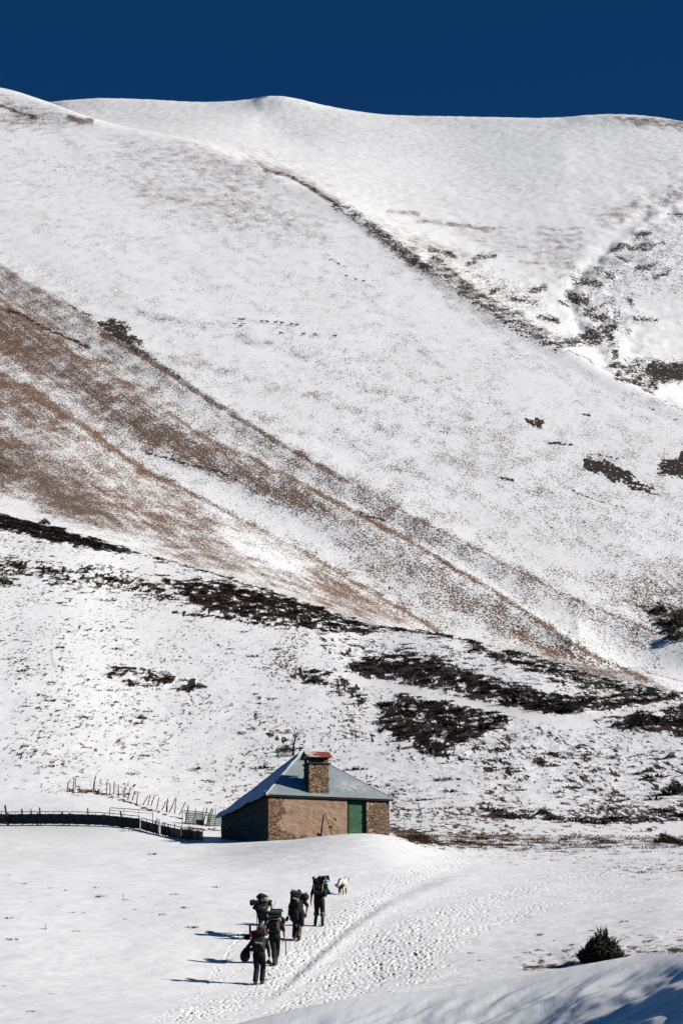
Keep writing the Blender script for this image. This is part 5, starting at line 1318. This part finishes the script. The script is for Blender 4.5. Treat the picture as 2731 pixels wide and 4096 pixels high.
def straps(sh, chest, pel): 
    def fn(mb):
        for i, sx in ((0, -1), (1, 1)):
            p = [chest + V3(0.13 * sx, -0.17, -0.02), sh[i] + V3(-0.06 * sx, -0.09, 0.06), sh[i] + V3(-0.06 * sx, 0.03, 0.105), chest + V3(0.13 * sx, 0.16, 0.06), chest + V3(0.17 * sx, 0.10, -0.12), pel + V3(0.16 * sx, -0.12, 0.14)]
            mb.tube(p, 0.022, 6)
        mb.tube([pel + V3(-0.15, -0.12, 0.12), pel + V3(-0.17, 0.02, 0.13), pel + V3(0, 0.165, 0.12), pel + V3(0.17, 0.02, 0.13), pel + V3(0.15, -0.12, 0.12)], 0.028, 6)
    return fn
C = lambda n, a, b=None, sc=9: cloth(n, a, b, sc)
NAVY = C('navy_trouser_cloth', (0.016, 0.018, 0.026), (0.010, 0.011, 0.016)); BLACK = C('black_cloth', (0.012, 0.012, 0.013), (0.020, 0.019, 0.018)); CHAR = C('charcoal_nylon', (0.022, 0.024, 0.024), (0.04, 0.04, 0.038))
TAN = C('tan_canvas', (0.42, 0.29, 0.17), (0.30, 0.20, 0.12)); OLIVE = C('olive_canvas', (0.06, 0.052, 0.032), (0.035, 0.03, 0.02)); GREYT = C('grey_belt', (0.10, 0.09, 0.085), (0.06, 0.055, 0.05))
RED = C('red_nylon', (0.30, 0.02, 0.022), (0.16, 0.012, 0.014)); MATB = C('blue_grey_mat', (0.16, 0.20, 0.235), (0.11, 0.14, 0.17)); GREEN = C('dark_green_mat', (0.020, 0.045, 0.042), (0.03, 0.06, 0.055)); PALE = C('pale_grey_mat', (0.50, 0.50, 0.47), (0.36, 0.36, 0.34))
BROWN = C('brown_leather', (0.09, 0.055, 0.035), (0.045, 0.03, 0.02)); SAND = C('sand_trouser_cloth', (0.20, 0.15, 0.115), (0.15, 0.11, 0.085)); RUSTB = C('rust_brown_trousers', (0.075, 0.036, 0.024), (0.045, 0.024, 0.018)); CUFF = C('grey_knit_cuff', (0.30, 0.30, 0.28), (0.18, 0.18, 0.17))
KHAKI = C('khaki_trousers', (0.16, 0.12, 0.075), (0.10, 0.075, 0.048)); HAIR = C('dark_hair', (0.018, 0.013, 0.010), (0.03, 0.02, 0.015), 40); CREAM = C('cream_scarf', (0.62, 0.54, 0.44), (0.48, 0.41, 0.33)); TEAL = C('dark_teal_stuff_sack', (0.012, 0.045, 0.05), (0.02, 0.06, 0.065))
YEL = C('yellow_green_piping', (0.36, 0.38, 0.05), (0.24, 0.25, 0.04)); WHT = C('white_plastic_bag', (0.72, 0.73, 0.76), (0.55, 0.60, 0.72)); CAMO = C('camouflage_cap', (0.075, 0.062, 0.035), (0.02, 0.02, 0.014), 26); DARKG = C('dark_gaiter_cloth', (0.035, 0.032, 0.022), (0.02, 0.018, 0.014)); LBLUE = C('pale_blue_cloth', (0.30, 0.38, 0.60), (0.20, 0.27, 0.46))

def stand(u, v): return hit(u, v, 60, 110)
HEAD = R_(-8)
# 1: nearest, navy trousers
p = stand(1034, 3936); z_ = 9500 / math.hypot(p.x, p.y)
r1, q = person(p, HEAD, dict(lean=24, head_lean=48, hip=0.90, sway=0.02, feet=[(-0.075, -0.10, 0.0), (0.095, 0.14, 0.035)], hands=[(-0.30, 0.30, 1.05), (0.345, 0.02, 0.76)], poles=[(-0.5, -0.8, 0), (0.9, -0.5, 0)], sleeve=1.9, trouser=1.0, shirt=BLACK, legs=NAVY, boots=BROWN, hair=HAIR, curl=1.3),
                'nearest hiker in dark navy trousers and black sleeves, bent under a wide pack')
pack(p, HEAD, 'wide black pack with red trim and a tan pocket on the nearest hiker', [
    ('main_bag', CHAR, sack((0.03, -0.22, 1.28), (0.19, 0.13, 0.24), 12), 0.02), ('pocket', TAN, lambda mb: mb.box((-0.10, -0.40, 1.155), (0.18, -0.28, 1.265), (0, 0.1, 0), 0.03), 0.014),
    ('hip_belt', GREYT, lambda mb: mb.limb((-0.14, -0.24, 1.06), (0.16, -0.24, 1.09), 0.085, 0.085), 0.018), ('lid_roll', BLACK, roll((-0.20, -0.26, 1.50), (0.235, -0.24, 1.58), 0.115), None), ('roll_end', GREYT, roll((0.232, -0.24, 1.58), (0.252, -0.24, 1.583), 0.118), None),
    ('stuff_sack', CHAR, blob((-0.33, -0.24, 1.43), (0.12, 0.12, 0.10)), 0.02), ('red_strap', RED, lambda mb: mb.tube([(-0.20, -0.36, 1.56), (-0.19, -0.37, 1.46), (-0.24, -0.36, 1.40), (-0.33, -0.355, 1.355)], [0.02, 0.026, 0.03, 0.018], 8), None), ('red_trim', RED, lambda mb: mb.tube([(-0.02, -0.25, 1.665), (0.10, -0.25, 1.69), (0.19, -0.25, 1.685)], [0.015, 0.03, 0.02], 8), None),
    ('sleeping_mat', MATB, roll((-0.02, -0.14, 1.70), (0.25, -0.13, 1.745), 0.058), None), ('rolled_tube', BLACK, lambda mb: mb.tube([(-0.24, -0.20, 1.52), (-0.25, -0.20, 1.80), (-0.275, -0.20, 1.815)], [0.036, 0.036, 0.03], 10), None), ('shoulder_straps', BLACK, straps(q['sh'], q['chest'], q['pel']), None)])
b = empty('duffel_bag', p, HEAD); tag(b, 'big round black bag hanging at the left hip of the nearest hiker', 'bag')
mb = MB(); mb.ball((-0.40, -0.16, 0.86), (0.165, 0.17, 0.21), (0, 0.15, 0)); mb.ball((-0.36, -0.16, 1.0), (0.12, 0.13, 0.13)); mb.build('bag_body', CHAR, b, voxel=0.018)
MB().tube([(-0.36, -0.10, 1.10), (-0.28, -0.10, 1.28), (-0.18, -0.02, 1.40), (-0.1, 0.06, 1.46)], 0.016, 6).build('carry_strap', BLACK, b, True)
b = empty('camera_bag', p, HEAD); tag(b, 'small black case held low in the right hand of the nearest hiker', 'bag')
hx = q['wr'][1]; mb = MB(); mb.box((hx.x - 0.10, hx.y - 0.02, hx.z - 0.22), (hx.x + 0.04, hx.y + 0.12, hx.z - 0.09), (0, 0.35, 0), 0.02); mb.box((hx.x + 0.01, hx.y, hx.z - 0.28), (hx.x + 0.07, hx.y + 0.06, hx.z - 0.14), (0, -0.2, 0), 0.012); mb.build('case_body', BLACK, b, voxel=0.012)
MB().tube([(hx.x - 0.09, hx.y + 0.05, hx.z - 0.12), (hx.x - 0.02, hx.y + 0.045, hx.z - 0.065), (hx.x + 0.05, hx.y + 0.05, hx.z - 0.13)], 0.010, 6).build('case_handle', BLACK, b, True)

# 2: second from the front, black trousers rolled below the knee
p = stand(1098, 3861)
r2, q = person(p, HEAD, dict(lean=22, head_lean=50, hip=0.93, sway=0.0, feet=[(0.02, -0.12, 0.0), (0.01, 0.26, 0.06)], hands=[(-0.24, 0.28, 1.05), (0.30, 0.16, 0.90)], poles=[(-0.5, -0.8, 0), (0.35, -0.9, 0)], sleeve=0.95, trouser=0.55, shirt=BLACK, legs=BLACK, boots=BROWN, hair=HAIR, boot=0.20, curl=1.7),
                'hiker in black trousers rolled below the knee, just behind the nearest one')
pack(p, HEAD, 'broad olive pack with a green mat and black cloth across its top', [
    ('main_bag', OLIVE, sack((0.02, -0.22, 1.26), (0.175, 0.13, 0.21), 12), 0.02), ('front_pocket', KHAKI, lambda mb: mb.box((0.06, -0.385, 1.13), (0.17, -0.30, 1.36), (0, 0, 0), 0.03), 0.014), ('sleeping_mat', GREEN, roll((-0.29, -0.24, 1.62), (0.26, -0.24, 1.68), 0.085), None), ('mat_top', MATB, roll((-0.28, -0.22, 1.69), (0.25, -0.22, 1.735), 0.045), None),
    ('rolled_cloth', BLACK, lambda mb: mb.limb((-0.06, -0.2, 1.775), (0.24, -0.2, 1.775), 0.04, 0.045).limb((0.24, -0.2, 1.77), (0.29, -0.2, 1.73), 0.035, 0.03), 0.014), ('side_pouch', CHAR, lambda mb: mb.box((-0.41, -0.33, 1.42), (-0.24, -0.17, 1.56), (0, 0.05, 0), 0.03), 0.016), ('lower_roll', CHAR, lambda mb: mb.limb((-0.2, -0.27, 1.52), (0.22, -0.27, 1.53), 0.085, 0.085), 0.016),
    ('edge_strip', TAN, lambda mb: mb.tube([(-0.36, -0.34, 1.415), (0.0, -0.365, 1.45), (0.12, -0.365, 1.45), (0.26, -0.33, 1.50)], [0.012, 0.014, 0.02, 0.026], 8), None), ('hanging_pouch', BLACK, blob((0.31, -0.14, 1.43), (0.065, 0.07, 0.125), (0, -0.2, 0)), 0.014), ('webbing_strap', PALE, lambda mb: mb.tube([(-0.21, -0.355, 1.62), (-0.20, -0.365, 1.55), (-0.19, -0.36, 1.49)], 0.011, 6).tube([(-0.175, -0.355, 1.62), (-0.165, -0.365, 1.55), (-0.155, -0.36, 1.49)], 0.011, 6), None), ('shoulder_straps', BLACK, straps(q['sh'], q['chest'], q['pel']), None)])
st = empty('walking_stick', p, HEAD); tag(st, 'short dark stick hanging straight down from the right hand of the second hiker', 'stick')
hx = q['wr'][1] + V3(0.01, 0.02, -0.09)
MB().tube([hx + V3(-0.10, 0.0, 0.05), hx + V3(0, 0, 0.035), hx + V3(0.03, 0, -0.05), hx + V3(0.02, 0, -0.14), hx + V3(0.04, 0, -0.22), hx + V3(0.03, 0.01, -0.48)], [0.016, 0.018, 0.018, 0.017, 0.016, 0.014], 8).build('shaft', BLACK, st, True)
MB().tube([hx + V3(-0.07, 0, 0.04), hx + V3(-0.09, 0, -0.08), hx + V3(-0.07, 0, -0.14)], 0.009, 6).build('wrist_loop', BLACK, st, True)

# 3: farther left, sand trousers, striped roll
p = stand(1048, 3745)
r3, q = person(p, HEAD, dict(lean=34, head_lean=62, hip=0.86, sway=0.03, pelvis_y=-0.12, feet=[(-0.06, -0.05, 0.0), (0.13, 0.22, 0.05)], hands=[(-0.22, 0.30, 0.90), (0.315, 0.20, 1.04)], poles=[(-0.6, -0.8, 0), (0.25, -1.0, -0.3)], sleeve=1.25, trouser=1.0, shirt=BLACK, legs=SAND, boots=BROWN, hair=HAIR, curl=1.6, size=0.97),
                'bent hiker in sand coloured trousers at the left of the group, holding two sticks')
pack(p, HEAD, 'black pack with a pale banded roll and a red top flap', [
    ('main_bag', CHAR, sack((0.03, -0.24, 1.0), (0.20, 0.14, 0.25), 20), 0.02), ('top_flap', BLACK, lambda mb: mb.ball((0.02, -0.22, 1.38), (0.21, 0.13, 0.12)).ball((0.0, -0.22, 1.43), (0.13, 0.11, 0.09)), 0.018), ('red_flap', RED, blob((0.02, -0.325, 1.40), (0.06, 0.03, 0.05)), 0.012),
    ('banded_roll', PALE, roll((-0.24, -0.30, 1.155), (0.27, -0.30, 1.295), 0.085), None), ('roll_band', BLACK, lambda mb: [mb.tube([V3(x - 0.012 * w, -0.30, 1.155 + (x - 0.012 * w + 0.24) * 0.2745), V3(x + 0.012 * w, -0.30, 1.155 + (x + 0.012 * w + 0.24) * 0.2745)], 0.089, 16) for x, w in ((-0.135, 1.0), (0.005, 5.2), (0.135, 1.1))], None),
    ('end_bag', CHAR, lambda mb: mb.box((-0.40, -0.38, 1.07), (-0.25, -0.22, 1.23), (0, -0.1, 0), 0.03).limb((-0.38, -0.3, 1.24), (-0.24, -0.3, 1.27), 0.035, 0.03), 0.016), ('red_band', TAN, lambda mb: mb.tube([(0.0, -0.395, 0.955), (0.09, -0.41, 0.975), (0.19, -0.39, 1.01)], [0.012, 0.02, 0.014], 8), None), ('side_pocket', TAN, blob((0.24, -0.24, 1.385), (0.035, 0.05, 0.045)), 0.012), ('shoulder_straps', BLACK, straps(q['sh'], q['chest'], q['pel']), None)], 0.97)
for nm, a, b, lb in (('walking_stick', V3(0.33, 0.10, 1.30), V3(0.245, 0.12, 0.66), 'thick dark stick beside the pack of the bent hiker at the left'), ('walking_stick', V3(0.46, 0.20, 1.26), V3(0.27, 0.24, 0.88), 'thin grey stick pointing up to the right from the bent hiker at the left'), ('walking_stick', V3(-0.175, -0.06, 0.92), V3(-0.20, -0.02, 0.0), 'dark stick planted in the snow on the left side of the bent hiker')):
    st = empty(nm, p, HEAD); st.scale = (0.97,) * 3
    MB().tube([a, a.lerp(b, 0.5) + V3(0.008, 0, 0), b], [0.015, 0.014, 0.010] if 'thin' not in lb else [0.008, 0.009, 0.007], 8).build('shaft', WOODD, st, True)
    MB().tube([a + (a - b).normalized() * 0.002, a.lerp(b, 0.12)], 0.018 if 'thin' not in lb else 0.011, 8).build('grip', BLACK, st, True); tag(st, lb, 'stick')

# 4: cream scarf, jacket round the waist
p = stand(1190, 3760)
r4, q = person(p, HEAD, dict(lean=18, head_lean=26, tilt=0.06, hip=0.92, sway=-0.03, feet=[(-0.13, 0.16, 0.05), (0.06, -0.10, 0.0)], hands=[(-0.33, 0.05, 0.86), (0.285, 0.06, 0.90)], poles=[(-0.9, -0.5, 0), (0.9, -0.5, 0)], sleeve=0.9, trouser=1.0, shirt=BLACK, legs=KHAKI, boots=BROWN, hair=HAIR, hat=BLACK, scarf=CREAM, jacket=BLACK, gaiter=DARKG, curl=0.8),
                'hiker in a black cap and cream scarf with a dark jacket tied round the waist')
pack(p, HEAD, 'dark grey pack with a round black bag on its right side', [
    ('main_bag', CHAR, sack((-0.03, -0.22, 1.36), (0.19, 0.13, 0.21), 10), 0.02), ('lid', GREYT, lambda mb: mb.limb((-0.17, -0.23, 1.60), (0.13, -0.23, 1.55), 0.075, 0.085), 0.018), ('white_edge', CREAM, lambda mb: mb.tube([(-0.20, -0.20, 1.70), (-0.08, -0.22, 1.68), (0.02, -0.22, 1.66)], [0.018, 0.022, 0.016], 8), None),
    ('round_bag', CHAR, blob((0.29, -0.22, 1.45), (0.15, 0.13, 0.145)), 0.018), ('bag_loop', BLACK, lambda mb: mb.tube([(0.31, -0.22, 1.585), (0.335, -0.22, 1.625), (0.355, -0.22, 1.59)], 0.013, 6), None), ('pale_pocket', CREAM, lambda mb: mb.box((-0.13, -0.385, 1.33), (0.10, -0.30, 1.40), (0, 0.28, 0), 0.02), 0.012), ('tan_pocket', TAN, lambda mb: mb.box((-0.03, -0.39, 1.24), (0.08, -0.30, 1.34), (0, 0.2, 0), 0.02), 0.012), ('belt', BROWN, lambda mb: mb.tube([(-0.05, -0.36, 1.27), (0.08, -0.35, 1.18), (0.20, -0.25, 1.12)], 0.02, 6), None), ('shoulder_straps', BLACK, straps(q['sh'], q['chest'], q['pel']), None)])
b = empty('black_gloves', p, HEAD); tag(b, 'black gloves held in the left hand of the hiker with the cream scarf', 'gloves')
hx = q['wr'][0] + V3(-0.02, 0, -0.09); mb = MB()
mb.ball(hx + V3(-0.02, 0, -0.02), (0.06, 0.05, 0.07))
for dx, dz in ((-0.12, -0.06), (-0.09, -0.11), (-0.05, -0.13), (-0.02, -0.135)): mb.limb(hx + V3(-0.02, 0, -0.03), hx + V3(dx, 0.01, dz), 0.022, 0.014)
mb.build('glove_body', BLACK, b, voxel=0.010)

# 5: leading, cropped trousers and bare calves
p = stand(1277, 3703)
r5, q = person(p, HEAD, dict(lean=8, head_lean=20, hip=0.93, sway=0.0, feet=[(-0.15, 0.05, 0.02), (0.13, -0.08, 0.0)], hands=[(-0.315, 0.02, 0.86), (0.22, 0.34, 1.15)], poles=[(-0.9, -0.4, 0), (0.6, -0.6, -0.3)], sleeve=1.15, trouser=0.22, shirt=C('dark_slate_jacket', (0.018, 0.024, 0.032), (0.012, 0.016, 0.02)), legs=RUSTB, cuff=CUFF, boots=C('dark_brown_boots', (0.035, 0.022, 0.016), (0.02, 0.014, 0.011)), hair=HAIR, hat=CAMO, brim=True, boot=0.22, curl=0.9),
                'leading hiker in a camouflage cap with cropped brown trousers and bare calves')
pack(p, HEAD, 'tall dark pack edged in yellow green with white and teal bags, on the leading hiker', [
    ('main_bag', CHAR, sack((-0.01, -0.22, 1.36), (0.19, 0.13, 0.26), 6), 0.02), ('lid', BLACK, lambda mb: mb.limb((-0.12, -0.22, 1.60), (0.12, -0.22, 1.60), 0.08, 0.08), 0.016), ('piping', YEL, lambda mb: mb.tube([(0.17, -0.36, 1.44), (0.175, -0.375, 1.34), (0.15, -0.385, 1.24), (0.09, -0.385, 1.17)], [0.014, 0.024, 0.03, 0.016], 8), None), ('green_edge', OLIVE, lambda mb: mb.tube([(-0.15, -0.37, 1.46), (-0.165, -0.38, 1.30), (-0.10, -0.385, 1.17), (0.05, -0.385, 1.145)], [0.018, 0.03, 0.034, 0.024], 8), None), ('patch', BROWN, lambda mb: mb.box((-0.02, -0.395, 1.22), (0.09, -0.345, 1.36), (0, 0, 0), 0.015), 0.012),
    ('corner_bag', CHAR, blob((-0.18, -0.18, 1.68), (0.065, 0.07, 0.07)), 0.014), ('white_patch', WHT, blob((-0.155, -0.245, 1.655), (0.038, 0.02, 0.03)), 0.01), ('tan_strap', TAN, blob((-0.18, -0.25, 1.585), (0.022, 0.02, 0.05)), 0.01), ('box_bag', NAVY, lambda mb: mb.box((0.12, -0.30, 1.62), (0.38, -0.10, 1.76), (0, -0.06, 0), 0.02), 0.014), ('white_bag', WHT, lambda mb: mb.ball((0.40, -0.2, 1.64), (0.05, 0.08, 0.10)).ball((0.31, -0.22, 1.56), (0.085, 0.09, 0.06)), 0.014), ('blue_cloth', LBLUE, lambda mb: mb.tube([(0.20, -0.32, 1.73), (0.27, -0.33, 1.69), (0.28, -0.33, 1.60), (0.21, -0.33, 1.50)], [0.014, 0.02, 0.028, 0.024], 8), None), ('white_fold', WHT, blob((0.28, -0.25, 1.49), (0.07, 0.07, 0.045)), 0.012),
    ('green_tube', TEAL, lambda mb: mb.tube([(0.27, -0.22, 1.46), (0.27, -0.22, 1.30)], 0.07, 14), None), ('teal_bag', TEAL, lambda mb: mb.ball((0.225, -0.22, 1.17), (0.10, 0.10, 0.12)).ball((0.24, -0.22, 1.06), (0.05, 0.06, 0.06)), 0.016), ('shoulder_straps', BLACK, straps(q['sh'], q['chest'], q['pel']), None)])

# ------------------------------------------------------------------ the dog
def fur_mat():
    N = Nodes('cream_white_fur'); v = N.coords((1, 1, 0.45))
    n = N.noise(v, 18, 5, 0.7); b_ = N.noise(N.coords(), 3, 3)
    tc = N.n.new('ShaderNodeTexCoord'); ds = N.n.new('ShaderNodeVectorMath'); ds.operation = 'DISTANCE'
    N.l.new(tc.outputs['Object'], ds.inputs[0]); ds.inputs[1].default_value = (-0.16, 0.08, 0.60)
    c = N.mix(N.rng(b_, 0.35, 0.65), (0.83, 0.77, 0.67), (0.70, 0.62, 0.51))
    c = N.mix(N.rng(n, 0.55, 0.8, 0, 0.35), c, (0.40, 0.33, 0.25))
    c = N.mix(N.math('MULTIPLY', N.rng(ds.outputs['Value'], 0.13, 0.07), 0.85), c, (0.09, 0.075, 0.065))
    sx = N.n.new('ShaderNodeSeparateXYZ'); N.l.new(tc.outputs['Object'], sx.inputs[0])
    c = N.mix(N.rng(sx.outputs['Z'], 0.20, 0.08, 0, 0.6), c, (0.45, 0.30, 0.23))
    N.color(c); N.rough(0.95); N.bump(n, 0.9, 0.03); return N.m
FUR = fur_mat()
p = hit(1365, 3578, 60, 115)
dog = empty('dog', p, R_(-9)); dog.scale = (0.95, 0.95, 0.95); tag(dog, 'large cream white dog with a dark head walking ahead of the hikers up the snow', 'dog')
mb = MB()
mb.ball((0, 0.62, 0.50), (0.165, 0.23, 0.20)).limb((0, 0.10, 0.53), (0, 0.60, 0.52), 0.155, 0.165).ball((0, 0.02, 0.53), (0.165, 0.18, 0.19)).ball((0, 0.05, 0.44), (0.13, 0.14, 0.13))
mb.limb((0, 0.72, 0.58), (0.05, 0.92, 0.74), 0.125, 0.095)
mb.ball((0.05, 1.00, 0.755), (0.085, 0.11, 0.088)).limb((0.06, 1.06, 0.735), (0.075, 1.19, 0.70), 0.05, 0.035)
for sx, dy in ((-1, 0.05), (1, -0.06)):                    # hind legs: thigh, hock, shank
    hip = V3(0.095 * sx, 0.02, 0.46); kn = V3(0.105 * sx, 0.11 + dy, 0.32); hk = V3(0.10 * sx, -0.06 + dy, 0.19); ft = V3(0.10 * sx, -0.02 + dy, 0.03)
    mb.limb(hip, kn, 0.105, 0.07).limb(kn, hk, 0.062, 0.04).limb(hk, ft, 0.038, 0.033).limb(ft, ft + V3(0, 0.06, -0.005), 0.036, 0.03)
for sx, dy in ((-1, -0.08), (1, 0.08)):
    a_1 = V3(0.10 * sx, 0.62, 0.44); e_1 = V3(0.105 * sx, 0.57 + dy * 0.5, 0.29); w_1 = V3(0.10 * sx, 0.60 + dy, 0.13); f_1 = V3(0.10 * sx, 0.61 + dy, 0.03)
    mb.limb(a_1, e_1, 0.08, 0.055).limb(e_1, w_1, 0.05, 0.036).limb(w_1, f_1, 0.036, 0.032).limb(f_1, f_1 + V3(0, 0.06, -0.005), 0.036, 0.03)
mb.tube([(0, -0.12, 0.57), (-0.03, -0.22, 0.50), (-0.08, -0.27, 0.38), (-0.13, -0.28, 0.33), (-0.19, -0.28, 0.38), (-0.23, -0.27, 0.45)], [0.05, 0.075, 0.085, 0.08, 0.055, 0.02], 10, True, True)
mb.build('body', FUR, dog, voxel=0.014, relax=2)
DK = C('black_head_fur', (0.018, 0.016, 0.016), (0.035, 0.03, 0.028), 30)
mb = MB(); mb.ball((0.05, 0.985, 0.775), (0.093, 0.11, 0.085))
mb.build('head_patch', DK, dog, voxel=0.012)
for sx in (-1, 1):
    MB().ball((0.05 + 0.098 * sx, 0.985, 0.735), (0.022, 0.045, 0.075), (0.0, 0.25 * sx, 0)).build('ear', DK, dog, True)
    MB().ball((0.055 + 0.04 * sx, 1.095, 0.785), 0.013, seg=8, rings=6).build('eye', BLACK, dog, True)
MB().ball((0.077, 1.222, 0.705), (0.022, 0.018, 0.018), seg=8, rings=6).build('nose', BLACK, dog, True)
